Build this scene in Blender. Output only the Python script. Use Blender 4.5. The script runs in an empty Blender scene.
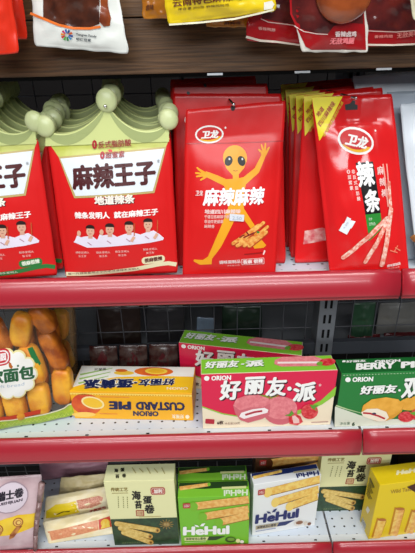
import bpy, bmesh, math, random
from mathutils import Vector, Matrix, noise
from mathutils.geometry import tessellate_polygon
random.seed(7)
sc = bpy.context.scene
COL = sc.collection
V = Vector

# ------------------------------------------------------------------ camera
F, PITCH, ROLL = 450.0, math.radians(26.5), math.radians(1.5)
CAM = V((0, -.45, 1.45))
FW = V((0, math.cos(PITCH), -math.sin(PITCH)))
DN = V((0, -math.sin(PITCH), -math.cos(PITCH)))
RT = V((1, 0, 0))
cr, sr = math.cos(ROLL), math.sin(ROLL)
ZA, ZB, ZC = 1.45 - .2252, 1.45 - .464, 1.45 - .7037      # deck heights
SHD = .138                                                 # shelf depth


def ray(u, v):
    du, dv = u - 207.5, v - 276.5
    return RT * ((du * cr - dv * sr) / F) + DN * ((du * sr + dv * cr) / F) + FW


def hz(p, z):
    d = ray(*p)
    return CAM + d * ((z - CAM.z) / d.z)


def hy(p, y):
    d = ray(*p)
    return CAM + d * ((y - CAM.y) / d.y)


def hp(p, P, N):
    d = ray(*p)
    return CAM + d * ((P - CAM).dot(N) / d.dot(N))


cd = bpy.data.cameras.new('camera')
cd.sensor_fit = 'VERTICAL'
cd.sensor_height = 24
cd.sensor_width = 24 * 415 / 553
cd.lens = F / 553 * 24
cd.clip_start = .01
cam = bpy.data.objects.new('camera', cd)
COL.objects.link(cam)
cx, cy, cz = RT * cr + DN * sr, -(DN * cr - RT * sr), -FW
cam.matrix_world = Matrix(((cx.x, cy.x, cz.x, CAM.x), (cx.y, cy.y, cz.y, CAM.y), (cx.z, cy.z, cz.z, CAM.z), (0, 0, 0, 1)))
sc.camera = cam


# ------------------------------------------------------------------ materials
def lin(h):
    if isinstance(h, str):
        h = [int(h[i:i + 2], 16) for i in (0, 2, 4)]
    f = lambda c: c / 12.92 if c <= .04045 else ((c + .055) / 1.055) ** 2.4
    return tuple(f(c / 255) for c in h[:3]) + (1,)


MATS = {}


def mat(name, col, rough=.5, spec=.5, n2=None, nscale=60, bump=0, bscale=200, metal=0, alpha=None, stretch=None, coat=0):
    if name in MATS:
        return MATS[name]
    m = bpy.data.materials.new(name)
    m.use_nodes = True
    nt = m.node_tree
    b = nt.nodes['Principled BSDF']
    b.inputs['Base Color'].default_value = lin(col)
    b.inputs['Roughness'].default_value = rough
    b.inputs['Specular IOR Level'].default_value = spec
    b.inputs['Metallic'].default_value = metal
    b.inputs['Coat Weight'].default_value = coat
    b.inputs['Coat Roughness'].default_value = .12
    tc = nt.nodes.new('ShaderNodeTexCoord')
    src = tc.outputs['Object']
    if stretch:
        mp = nt.nodes.new('ShaderNodeMapping')
        mp.inputs['Scale'].default_value = stretch
        nt.links.new(src, mp.inputs['Vector'])
        src = mp.outputs['Vector']
    if n2:
        nz = nt.nodes.new('ShaderNodeTexNoise')
        nz.inputs['Scale'].default_value = nscale
        nz.inputs['Detail'].default_value = 4
        nt.links.new(src, nz.inputs['Vector'])
        r = nt.nodes.new('ShaderNodeValToRGB')
        r.color_ramp.elements[0].position = .38
        r.color_ramp.elements[1].position = .64
        r.color_ramp.elements[0].color = lin(col)
        r.color_ramp.elements[1].color = lin(n2)
        nt.links.new(nz.outputs['Fac'], r.inputs['Fac'])
        nt.links.new(r.outputs['Color'], b.inputs['Base Color'])
    if bump:
        nb = nt.nodes.new('ShaderNodeTexNoise')
        nb.inputs['Scale'].default_value = bscale
        nt.links.new(src, nb.inputs['Vector'])
        bp = nt.nodes.new('ShaderNodeBump')
        bp.inputs['Strength'].default_value = bump
        bp.inputs['Distance'].default_value = .002
        nt.links.new(nb.outputs['Fac'], bp.inputs['Height'])
        nt.links.new(bp.outputs['Normal'], b.inputs['Normal'])
    if alpha is not None:
        b.inputs['Alpha'].default_value = alpha
    MATS[name] = m
    return m


def film(name, col, alpha, rough=.16):
    """clear wrapping film: see-through with a glossy skin"""
    if name in MATS:
        return MATS[name]
    m = mat(name, col, rough, .7, alpha=alpha, bump=.5, bscale=45)
    return m


def ink(h):          # printed ink of one colour
    return mat('ink_' + h, h, .38, .45)


FILM_RED = mat('red_pouch_film', 'd41a1a', .3, .5, bump=.12, bscale=38)
FILM_RED2 = mat('red_glossy_pouch_film', 'dc1c1e', .16, .7, bump=.3, bscale=30)
FILM_DARKRED = mat('dull_red_pouch_film', 'b01418', .34, .5, bump=.2, bscale=40)
GREEN_HDR = mat('pale_green_header_film', 'cdd68e', .36, .4)
GREEN_RIM = mat('olive_rim_print', 'a3ae72', .4, .4)
KNOB = mat('pale_green_knob_film', 'd8e0aa', .28, .5, n2='c9d498', nscale=30)
SILVER = mat('silver_pouch_film', 'dfe6ee', .28, .6, bump=.35, bscale=26)
SILVER_D = mat('grey_pouch_film', 'a9b4c0', .34, .5, bump=.35, bscale=26)
WHITE_FILM = mat('white_pouch_film', 'dfe2dc', .3, .5, bump=.2, bscale=40)
CARD = lambda h: mat('carton_' + h, h, .36, .5, bump=.03, bscale=300)
STRIP = mat('red_price_strip_plastic', 'a81c2c', .34, .7, bump=.04, coat=.5, bscale=60)
STEEL_W = mat('white_enamel_steel', 'd4dadf', .35, .5)
DARKGAP = mat('dark_slot', '141414', .8, .1)
STEEL_G = mat('grey_painted_steel', '74767a', .45, .5)
WIRE = mat('grey_wire', '5a5a5e', .4, .4, metal=.2)
CHROME = mat('bright_steel', 'd8d8d8', .2, .5, metal=1)
BREAD = mat('bread_crust', 'c8701a', .45, .4, n2='8c4010', nscale=45, bump=.2, bscale=90)
BREAD2 = mat('bread_crumb', 'f0b232', .45, .4, n2='cc7018', nscale=32, bump=.2, bscale=90)
ROLLG = mat('wafer_roll', 'f2d274', .5, .3, n2='e6b04e', nscale=160)
ROLLO = mat('wafer_roll_toasted', 'f0c474', .5, .3, n2='e0a050', nscale=160)
ROLLS = mat('egg_roll_seaweed', 'e6cb7c', .5, .3, n2='cfac58', nscale=220)
STICK = mat('spicy_stick', 'e47460', .4, .4, n2='f4d4c4', nscale=300)
PIEP = mat('pink_pie', 'e88c90', .5, .3, n2='dc767e', nscale=200)
PIEG = mat('golden_pie', 'ecb048', .5, .3, n2='e0a038', nscale=90)
STRAW = mat('strawberry', 'c81e28', .35, .5, n2='e2575a', nscale=260)
MANGO = mat('mango_skin', 'e8702a', .4, .4, n2='c4342a', nscale=30)


# ------------------------------------------------------------------ things
class Thing:
    def __init__(s, name, label, cat, loc, group=None):
        o = bpy.data.objects.new(name, None)
        o.empty_display_size = .02
        COL.objects.link(o)
        o.location = loc
        o['label'], o['category'] = label, cat
        if group:
            o['group'] = group
        s.o, s.loc = o, V(loc)


def struct(o):
    o['kind'] = 'structure'
    return o


def copy_thing(t, loc, scale, label, group=None):
    c = t.o.copy()
    COL.objects.link(c)
    c.location, c.scale = loc, scale
    c['label'] = label
    if group:
        c['group'] = group
    for ch in t.o.children:
        d = ch.copy()
        COL.objects.link(d)
        d.parent = c
        for g in ch.children:
            e = g.copy()
            COL.objects.link(e)
            e.parent = d
    return c


class MB:
    def __init__(s):
        s.v, s.f, s.m, s.mats = [], [], [], []

    def add(s, vs, fs, m):
        if m not in s.mats:
            s.mats.append(m)
        k, i = len(s.v), s.mats.index(m)
        s.v += [V(p) for p in vs]
        s.f += [[a + k for a in f] for f in fs]
        s.m += [i] * len(fs)
        return s

    def box(s, lo, hi, m, M=None):
        c = [V((x, y, z)) for x in (lo[0], hi[0]) for y in (lo[1], hi[1]) for z in (lo[2], hi[2])]
        if M:
            c = [M @ p for p in c]
        return s.add(c, [(0, 1, 3, 2), (4, 6, 7, 5), (0, 4, 5, 1), (2, 3, 7, 6), (0, 2, 6, 4), (1, 5, 7, 3)], m)

    def ball(s, c, r, m, n=20, k=12, e=1):
        vs, fs = [], []
        for j in range(k + 1):
            th = math.pi * j / k
            for i in range(n):
                a = 2 * math.pi * i / n
                vs.append(V(c) + V((r[0] * math.sin(th) * math.cos(a), r[1] * math.sin(th) * math.sin(a), r[2] * math.cos(th))))
        for j in range(k):
            for i in range(n):
                fs.append((j * n + i, j * n + (i + 1) % n, (j + 1) * n + (i + 1) % n, (j + 1) * n + i)[::-1])
        return s.add(vs, fs, m)

    def tube(s, a, b, r, m, n=10):
        a, b = V(a), V(b)
        d = (b - a).normalized()
        x = d.orthogonal().normalized()
        y = d.cross(x)
        vs = [p + x * (r * math.cos(2 * math.pi * i / n)) + y * (r * math.sin(2 * math.pi * i / n)) for p in (a, b) for i in range(n)]
        fs = [(i, (i + 1) % n, n + (i + 1) % n, n + i) for i in range(n)] + [tuple(range(n))[::-1], tuple(range(n, 2 * n))]
        return s.add(vs, fs, m)

    def build(s, name, parent=None, smooth=True, bevel=0, fix=False):
        me = bpy.data.meshes.new(name)
        par = parent.o if isinstance(parent, Thing) else parent
        off = V((0, 0, 0))
        p = par
        while p is not None:
            off += V(p.location)
            p = p.parent
        me.from_pydata([p - off for p in s.v], [], s.f)
        for m in s.mats:
            me.materials.append(m)
        me.polygons.foreach_set('material_index', s.m)
        me.polygons.foreach_set('use_smooth', [smooth] * len(s.f))
        if bevel or fix:
            bm = bmesh.new()
            bm.from_mesh(me)
            bmesh.ops.recalc_face_normals(bm, faces=bm.faces)
            if bevel:
                bmesh.ops.bevel(bm, geom=bm.edges[:], offset=bevel, segments=2, affect='EDGES', profile=.5)
            bm.to_mesh(me)
            bm.free()
        me.update()
        o = bpy.data.objects.new(name, me)
        COL.objects.link(o)
        if par is not None:
            o.parent = par
        return o


# ------------------------------------------------------------------ surfaces
def bil(q, s, t):
    return (q[0] * (1 - s) + q[1] * s) * (1 - t) + (q[3] * (1 - s) + q[2] * s) * t


def inv(q, p):
    """inverse bilinear: point of the flat design -> (s,t) on the surface"""
    q = [V(a).to_2d() if len(a) > 2 else V(a) for a in q]
    p = V(p)
    s = t = .5
    for _ in range(8):
        r = bil(q, s, t) - p
        ds = (q[1] - q[0]) * (1 - t) + (q[2] - q[3]) * t
        dt = (q[3] - q[0]) * (1 - s) + (q[2] - q[1]) * s
        D = ds.x * dt.y - ds.y * dt.x
        s -= (r.x * dt.y - r.y * dt.x) / D
        t -= (ds.x * r.y - ds.y * r.x) / D
    return s, t


class Surf:
    def __init__(s, corners, px, bulge=None):
        s.c = [V(c) for c in corners]
        s.px = px
        s.N = (s.c[1] - s.c[0]).cross(s.c[3] - s.c[0]).normalized()
        s.b = bulge or (lambda a, b: 0.0)

    def P(s, a, b, off=0):
        return bil(s.c, a, b) + s.N * (s.b(a, b) + off)

    def at(s, p, off=0):
        return s.P(*inv(s.px, p), off)


def gl(x, e=.55):
    return math.sin(math.pi * min(1, max(0, x))) ** e if 0 < x < 1 else 0.0


def pouch_bulge(B, tb, tt, ss, wr, seed, e=.6):
    def f(s, t):
        a = gl((s - ss) / (1 - 2 * ss), e) * gl((t - tb) / (tt - tb), e)
        n = noise.noise(V((s * 5.5 + seed, t * 7.5, seed * 1.7))) + .6 * noise.noise(V((s * 13, t * 9 + seed, seed)))
        n2 = noise.noise(V((s * 3, t * 2.2, seed + 9)))
        edge = .25 + .75 * a
        return B * a + wr * n * edge + wr * 1.3 * n2
    return f


def quad(BL, BR, TR, TL, z, lean=0, y0=None, yaw=0, bulge=None, design=None):
    """a pouch front whose corners stand on the plane through the shelf line, leaning back"""
    mid = ((BL[0] + BR[0]) / 2, (BL[1] + BR[1]) / 2)
    if y0 is None:
        P0 = hz(mid, z)
        d = hz(BR, z) - hz(BL, z)
        yaw = math.degrees(math.atan2(d.y, d.x))
    else:
        P0 = hy(mid, y0)
        P0.z = z if z is not None else P0.z
    L, Yw = math.radians(lean), math.radians(yaw)
    N = V((math.sin(Yw) * math.cos(L), -math.cos(Yw) * math.cos(L), math.sin(L)))
    return Surf([hp(p, P0, N) for p in (BL, BR, TR, TL)], design or (BL, BR, TR, TL), bulge)


def pouch(S, m, name, par, nb=.0012, back=.5, nx=34, ny=46, rc=.04, wav=.003):
    """closed bag: front sheet follows the bulge, back sheet bulges the other way; edge() wavers the outline"""
    mb = MB()
    vs, fs = [], []
    for side in (0, 1):
        for j in range(ny + 1):
            for i in range(nx + 1):
                s, t = i / nx, j / ny
                if rc:      # soft corners and a slightly wavy outline
                    for tt, sg in ((t, 1), (1 - t, -1)):
                        if tt < rc and (sg > 0 or rc < .06):
                            s = .5 + (s - .5) * (1 - rc * .5 * (1 - math.sqrt(max(0, 1 - ((rc - tt) / rc) ** 2))))
                    s += wav * 1.5 * noise.noise(V((t * 6, S.c[0].x * 40, i // nx * 3.0))) * abs(2 * s - 1) ** 3
                    t += wav * noise.noise(V((s * 7, S.c[0].x * 50, j // ny * 5.0))) * abs(2 * t - 1) ** 3 * (1 if wav > .004 or t > .5 else 0)
                if side and 0 < i < nx and 0 < j < ny:
                    vs.append(bil(S.c, s, t) - S.N * (max(0, S.b(s, t)) * back + nb))
                elif side:
                    vs.append(bil(S.c, s, t) - S.N * nb * .4 + S.N * S.b(s, t))
                else:
                    vs.append(S.P(s, t))
    K = (nx + 1) * (ny + 1)
    g = lambda i, j: j * (nx + 1) + i
    for j in range(ny):
        for i in range(nx):
            a = (g(i, j), g(i + 1, j), g(i + 1, j + 1), g(i, j + 1))
            fs.append(a)
            fs.append(tuple(K + x for x in a[::-1]))
    rim = [g(i, 0) for i in range(nx)] + [g(nx, j) for j in range(ny)] + [g(i, ny) for i in range(nx, 0, -1)] + [g(0, j) for j in range(ny, 0, -1)]
    for k in range(len(rim)):
        a, b = rim[k], rim[(k + 1) % len(rim)]
        fs.append((a, K + a, K + b, b))
    mb.add(vs, fs, m)
    return mb.build(name, par)


# ------------------------------------------------------------------ printing
GLY = {}


def glyphs(s, bold):
    k = (s, bold)
    if k in GLY:
        return GLY[k]
    c = bpy.data.curves.new('t', 'FONT')
    c.body, c.size, c.resolution_u = s, 1, 2
    o = bpy.data.objects.new('t', c)
    COL.objects.link(o)
    dg = bpy.context.evaluated_depsgraph_get()
    me = o.evaluated_get(dg).to_mesh()
    me.calc_loop_triangles()
    vs = [(v.co.x, v.co.y) for v in me.vertices]
    fs = [tuple(t.vertices) for t in me.loop_triangles]
    bpy.data.objects.remove(o)
    bpy.data.curves.remove(c)
    if bold:
        n = 6
        V0, F0, L = vs, fs, len(vs)
        vs, fs = [], []
        for q in range(n):
            a = 2 * math.pi * q / n
            vs += [(x + bold * math.cos(a), y + bold * .8 * math.sin(a)) for x, y in V0]
            fs += [tuple(i + q * L for i in f) for f in F0]
    x0, x1 = min(p[0] for p in vs), max(p[0] for p in vs)
    y0, y1 = min(p[1] for p in vs), max(p[1] for p in vs)
    GLY[k] = ([((x - x0) / (x1 - x0), (y - y0) / max(1e-6, y1 - y0)) for x, y in vs], fs)
    return GLY[k]


class Print:
    def __init__(s, S, L=5.0):
        s.S, s.L, s.mb, s.n = S, L, MB(), 0

    def tris(s, pts, tr, m, layer):
        s.n += 1
        if s.L:
            pts = [V(p) for p in pts]
            out, st = [], list(tr)
            mid = {}
            while st:
                a, b, c = st.pop()
                e = [((pts[a] - pts[b]).length, a, b, c), ((pts[b] - pts[c]).length, b, c, a), ((pts[c] - pts[a]).length, c, a, b)]
                l, p, q, r = max(e)
                if l <= s.L:
                    out.append((a, b, c))
                else:
                    k = (min(p, q), max(p, q))
                    if k not in mid:
                        mid[k] = len(pts)
                        pts.append((pts[p] + pts[q]) / 2)
                    n = mid[k]
                    st += [(p, n, r), (n, q, r)]
            tr = out
        off = .00018 + .00016 * layer + 5e-6 * min(s.n, 24)
        vs = [s.S.at(p, off) for p in pts]
        fl = []
        for f in tr:
            n = (vs[f[1]] - vs[f[0]]).cross(vs[f[2]] - vs[f[0]])
            fl.append(f if n.dot(s.S.N) >= 0 else f[::-1])
        s.mb.add(vs, fl, m)
        return s

    def poly(s, pts, m, layer=0):
        t = tessellate_polygon([[V((p[0], p[1], 0)) for p in pts]])
        return s.tris([V(p[:2]) for p in pts], t, m if not isinstance(m, str) else ink(m), layer)

    def ell(s, cx, cy, rx, ry, m, layer=0, rot=0, n=22, a0=0, a1=360):
        c, d = math.cos(math.radians(rot)), math.sin(math.radians(rot))
        pts = []
        for i in range(n):
            a = math.radians(a0 + (a1 - a0) * i / (n if a1 - a0 == 360 else n - 1))
            x, y = rx * math.cos(a), ry * math.sin(a)
            pts.append((cx + x * c - y * d, cy + x * d + y * c))
        return s.poly(pts, m, layer)

    def line(s, pts, w, m, layer=0, w2=None, cap=False):
        w2 = w if w2 is None else w2
        L, R = [], []
        pts = [V(p) for p in pts]
        for i, p in enumerate(pts):
            d = (pts[min(i + 1, len(pts) - 1)] - pts[max(i - 1, 0)]).normalized()
            n = V((-d.y, d.x)) * (w + (w2 - w) * i / (len(pts) - 1)) / 2
            L.append(p + n)
            R.append(p - n)
        s.poly([tuple(p) for p in L + R[::-1]], m, layer)
        if cap:
            s.ell(*pts[0], w / 2, w / 2, m, layer, n=12)
            s.ell(*pts[-1], w2 / 2, w2 / 2, m, layer, n=12)
        return s

    def rr(s, x0, y0, x1, y1, m, layer=0, r=2, rot=0):
        pts = []
        for (a, b, k) in ((x1 - r, y1 - r, 0), (x0 + r, y1 - r, 90), (x0 + r, y0 + r, 180), (x1 - r, y0 + r, 270)):
            for i in range(5):
                t = math.radians(k + 22.5 * i)
                pts.append((a + r * math.cos(t), b + r * math.sin(t)))
        mx, my, c, d = (x0 + x1) / 2, (y0 + y1) / 2, math.cos(math.radians(rot)), math.sin(math.radians(rot))
        return s.poly([(mx + (x - mx) * c - (y - my) * d, my + (x - mx) * d + (y - my) * c) for x, y in pts], m, layer)

    def text(s, t, BL, BR, TL, m, layer=1, bold=.03):
        g, f = glyphs(t, bold)
        BL, BR, TL = V(BL), V(BR), V(TL)
        L, s.L = s.L, max(s.L, 4) if s.L else 0
        P = [BL + (BR - BL) * x + (TL - BL) * y for x, y in g]
        n = 6 if bold else 1
        k, kf = len(P) // n, len(f) // n
        for q in range(n):
            s.n = s.n if q else s.n % 18
            s.tris(P[q * k:(q + 1) * k], [tuple(i - q * k for i in t_) for t_ in f[q * kf:(q + 1) * kf]], ink(m) if isinstance(m, str) else m, layer)
        s.L = L
        return s

    def shade_text(s, t, BL, BR, TL, m, m2, d=(.9, .9), layer=1, bold=.05, b2=None):
        D = V(d)
        s.text(t, V(BL) + D, V(BR) + D, V(TL) + D, m2, layer, b2 or bold)
        return s.text(t, BL, BR, TL, m, layer + 1, bold)

    def end(s, name, par):
        return s.mb.build(name, par)


class Box:
    """carton standing on a deck: BL, BR on the deck, tops and back edge give height and depth"""
    def __init__(s, name, label, cat, z, BL, BR, TL, TR, BTL, BTR, faces, group=None, depth=None, lift=0):
        a, b = hz(BL, z), hz(BR, z)
        a.z = b.z = z + .0006 + lift
        U = (b - a).normalized()
        N = V((U.y, -U.x, 0))
        h = ((hp(TL, a, N).z - z) + (hp(TR, a, N).z - z)) / 2
        if depth is None:
            depth = sum((hz(p, z + h) - a).dot(-N) for p in (BTL, BTR)) / 2
        s.h, s.d, s.w = h, depth, (b - a).length
        up = V((0, 0, h))
        bk = -N * depth
        s.t = Thing(name, label, cat, (a + b) / 2 + bk / 2, group)
        c = [a, b, b + bk, a + bk]
        k = c + [p + up for p in c]
        mb = MB()
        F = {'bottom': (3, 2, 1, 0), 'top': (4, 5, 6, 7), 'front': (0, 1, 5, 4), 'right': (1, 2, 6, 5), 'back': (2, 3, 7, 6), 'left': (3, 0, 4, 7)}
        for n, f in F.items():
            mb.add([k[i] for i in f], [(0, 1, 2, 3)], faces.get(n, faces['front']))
        o = mb.build('carton', s.t, smooth=False)
        bm = bmesh.new()
        bm.from_mesh(o.data)
        bmesh.ops.remove_doubles(bm, verts=bm.verts, dist=1e-5)
        bmesh.ops.bevel(bm, geom=bm.edges[:], offset=.0007, segments=2, affect='EDGES', profile=.5)
        bm.to_mesh(o.data)
        bm.free()
        s.front = Surf([k[0], k[1], k[5], k[4]], (BL, BR, TR, TL))
        s.top = Surf([k[4], k[5], k[6], k[7]], (TL, TR, BTR, BTL)) if BTL else None
        s.left = Surf([k[3], k[0], k[4], k[7]], None)
        print('BOX', label[:34], 'w %.3f h %.3f d %.3f y %.3f %.3f' % (s.w, h, depth, a.y, b.y))

    def pf(s):
        return Print(s.front, 0)

    def pt(s):
        return Print(s.top, 0)


# ================================================================== THE PLACE
# ------------------------------------------------------------------ shelving
def decks():
    XL, XR = -.62, .62
    strips = (('topmost', ZA, 399, 288), ('middle', ZB, 361.5, 440), ('bottom', ZC, 332.5, 547))
    per = mat('perforated_white_deck', 'ccd6e2', .38, .5)
    nt = per.node_tree
    b = nt.nodes['Principled BSDF']
    tc = nt.nodes.new('ShaderNodeTexCoord')
    mp = nt.nodes.new('ShaderNodeVectorMath')
    mp.operation = 'DIVIDE'
    mp.inputs[1].default_value = (.0165, .014, 1)
    nt.links.new(tc.outputs['Object'], mp.inputs[0])
    fr = nt.nodes.new('ShaderNodeVectorMath')
    fr.operation = 'FRACTION'
    nt.links.new(mp.outputs[0], fr.inputs[0])
    sb = nt.nodes.new('ShaderNodeVectorMath')
    sb.operation = 'SUBTRACT'
    sb.inputs[1].default_value = (.5, .5, 0)
    nt.links.new(fr.outputs[0], sb.inputs[0])
    ml = nt.nodes.new('ShaderNodeVectorMath')
    ml.operation = 'MULTIPLY'
    ml.inputs[1].default_value = (1, 1, 0)
    nt.links.new(sb.outputs[0], ml.inputs[0])
    ln = nt.nodes.new('ShaderNodeVectorMath')
    ln.operation = 'LENGTH'
    nt.links.new(ml.outputs[0], ln.inputs[0])
    lt = nt.nodes.new('ShaderNodeMath')
    lt.operation = 'LESS_THAN'
    lt.inputs[1].default_value = .105
    nt.links.new(ln.outputs['Value'], lt.inputs[0])
    mx = nt.nodes.new('ShaderNodeMix')
    mx.data_type = 'RGBA'
    mx.inputs[6].default_value = lin('ccd6e2')
    mx.inputs[7].default_value = lin('1a1a1c')
    nt.links.new(lt.outputs[0], mx.inputs[0])
    nt.links.new(mx.outputs[2], b.inputs['Base Color'])
    for nm, z, u, v in strips:
        xj = hz((u, v), z - .015).x
        xj = hy((u, v), -.006).x
        for (a, c, bay) in ((XL, xj - .0018, 'wide bay'), (xj + .0018, XR, 'next bay beyond the joint')):
            t = Thing('metal_shelf', f'{nm} white perforated shelf with red price strip, {bay}', 'shelf', ((a + c) / 2, .09, z - .03))
            m = MB()
            m.box((a, .0135, z - .003), (c, SHD, z), per)
            m.build('perforated_deck', t, smooth=False)
            m = MB()
            m.box((a, 0, z - .006), (c, .0133, z + .0002), STEEL_W)
            m.box((a, 0, z - .03), (c, .002, z - .006), STEEL_W)
            m.box((a, SHD - .002, z - .02), (c, SHD, z - .0031), STEEL_W)
            m.build('front_flange', t, smooth=False)
            m = MB()
            x = a + .035
            while x < c - .01:
                m = MB()
                m.box((x - .0022, .004, z + .0002), (x + .0022, .0058, z + .0008), DARKGAP)
                m.build('flange_slot', t, smooth=False)
                x += .083
            prof = [(-.0003, .003), (-.0012, .0050)]
            for k in range(15):
                f = math.radians(84 - 6.6 * k)
                prof.append((-.002 - .0125 * math.cos(f), -.0235 + .029 * math.sin(f)))
            prof += [(-.0132, -.0272), (-.0136, -.0295), (-.0128, -.0318), (-.0105, -.0324), (-.0003, -.0300)]
            if nm == 'topmost':
                prof = [(p[0], p[1] * .84 if p[1] < 0 else p[1]) for p in prof]
            m = MB()
            n = len(prof)
            nx = 24
            vs = []
            for k in range(nx + 1):
                x = a + (c - a) * k / nx
                vs += [(x, p[0], z + p[1]) for p in prof]
            fs = [(k * n + i, k * n + (i + 1) % n, (k + 1) * n + (i + 1) % n, (k + 1) * n + i) for k in range(nx) for i in range(n)]
            fs += [tuple(range(n))[::-1], tuple(range(nx * n, nx * n + n))]
            m.add(vs, fs, STRIP)
            m.build('price_strip', t, fix=True)


decks()


def frame():
    t = Thing('gondola_frame', 'grey steel shelving frame with slotted post and wire mesh back', 'shelving frame', (0, .2, 0))
    y = SHD + .012
    a, b = hy((328, 302), y), hy((321.5, 358), y)
    xp = a.x * .5 + b.x * .5
    m = MB()
    w = .0135
    m.box((xp - w, y - .006, 0), (xp + w, y + .03, 1.95), STEEL_G)
    po = m.build('upright_post', t, smooth=False, bevel=.001)
    m = MB()
    z = .5
    while z < 1.9:
        for s in (-1, 1):
            m.box((xp + s * .0042 - .0018, y - .0068, z), (xp + s * .0042 + .0018, y - .0055, z + .015), DARKGAP)
        z += .027
    m.build('slot', po, smooth=False)
    m = MB()
    m.box((-.62 - w, y - .006, 0), (-.62 + w, y + .03, 1.95), STEEL_G)
    m.build('upright_post', t, smooth=False, bevel=.001)
    for z in (ZA + .028, ZB + .028, ZC + .028):
        m = MB()
        m.box((-.62, y + .001, z - .012), (.64, y + .012, z + .012), mat('dark_grey_rail', '484a50', .5, .4))
        m.build('back_rail', t, smooth=False, bevel=.001)
    m = MB()
    x = -.62
    while x < .64:
        m.tube((x, y + .016, .45), (x, y + .016, 1.9), .0008, WIRE, 6)
        x += .037
    z = .46
    while z < 1.9:
        m.tube((-.62, y + .0176, z), (.64, y + .0176, z), .0008, WIRE, 6)
        z += .045
    m.build('wire_mesh', t)
    m = MB()
    m.box((-.62, 0, 0), (.64, .4, .08), STEEL_G)
    m.build('base_plinth', t, smooth=False)
    # decks of the far side of the same gondola, behind the mesh
    for z in (ZA, ZB, ZC):
        m = MB()
        m.box((-.62, y + .032, z - .006), (.64, y + .26, z - .001), STEEL_G)
        m.build('far_side_deck', t, smooth=False)


frame()


def wood():
    m_ = mat('dark_wood_grain', '684a2e', .5, .35, n2='452f1c', nscale=9, stretch=(2.2, 20, 60), bump=.12, bscale=12)
    t = Thing('wooden_header_shelf', 'dark brown wood-grain header shelf above the hanging packs', 'shelf', (0, .1, 1.42))
    zb = hy((207, 72.5), 0).z
    zs = hy((140, 17.5), 0).z
    for z0, z1, d in ((zb, zs - .0006, 0), (zs + .0006, zs + .12, .0004)):
        m = MB()
        m.box((-.62, d, z0), (.64, .016, z1), m_)
        m.build('fascia_plank', t, smooth=False, bevel=.0006)
    m = MB()
    m.box((-.62, .0165, zb + .01), (.64, SHD + .006, zb + .03), m_)
    m.build('underside_board', t, smooth=False)
    m = MB()
    m.box((-.62, .0166, zb - .004), (.64, .024, zb + .0098), mat('black_edge', '121212', .6, .3))
    m.build('black_edge_strip', t, smooth=False)
    for u, v in ((215, 74.2), (302.5, 72), (384, 69)):
        p = hy((u, v), -.0012)
        m = MB()
        m.box((p.x - .007, -.0014, p.z - .0009), (p.x + .007, -.0001, p.z + .0009), STEEL_W)
        m.build('white_clip', t, smooth=False)


wood()


def shell():
    m = MB()
    m.box((-2.5, -2.6, -.02), (2.5, 1.4, 0), mat('shop_floor_tile', 'd8d6d0', .3, .5, n2='ccc9c2', nscale=4))
    struct(m.build('floor', smooth=False))
    m = MB()
    m.box((-2.5, .62, 0), (2.5, .66, 2.9), mat('dim_back_wall', '1e1c1c', .8, .1, n2='181616', nscale=5))
    struct(m.build('wall_back', smooth=False))


shell()

# ------------------------------------------------------------------ crown-topped red packs
CRQ = ((66, 278), (178, 272.5), (170.5, 137), (47, 141))        # design of the crown pack


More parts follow.
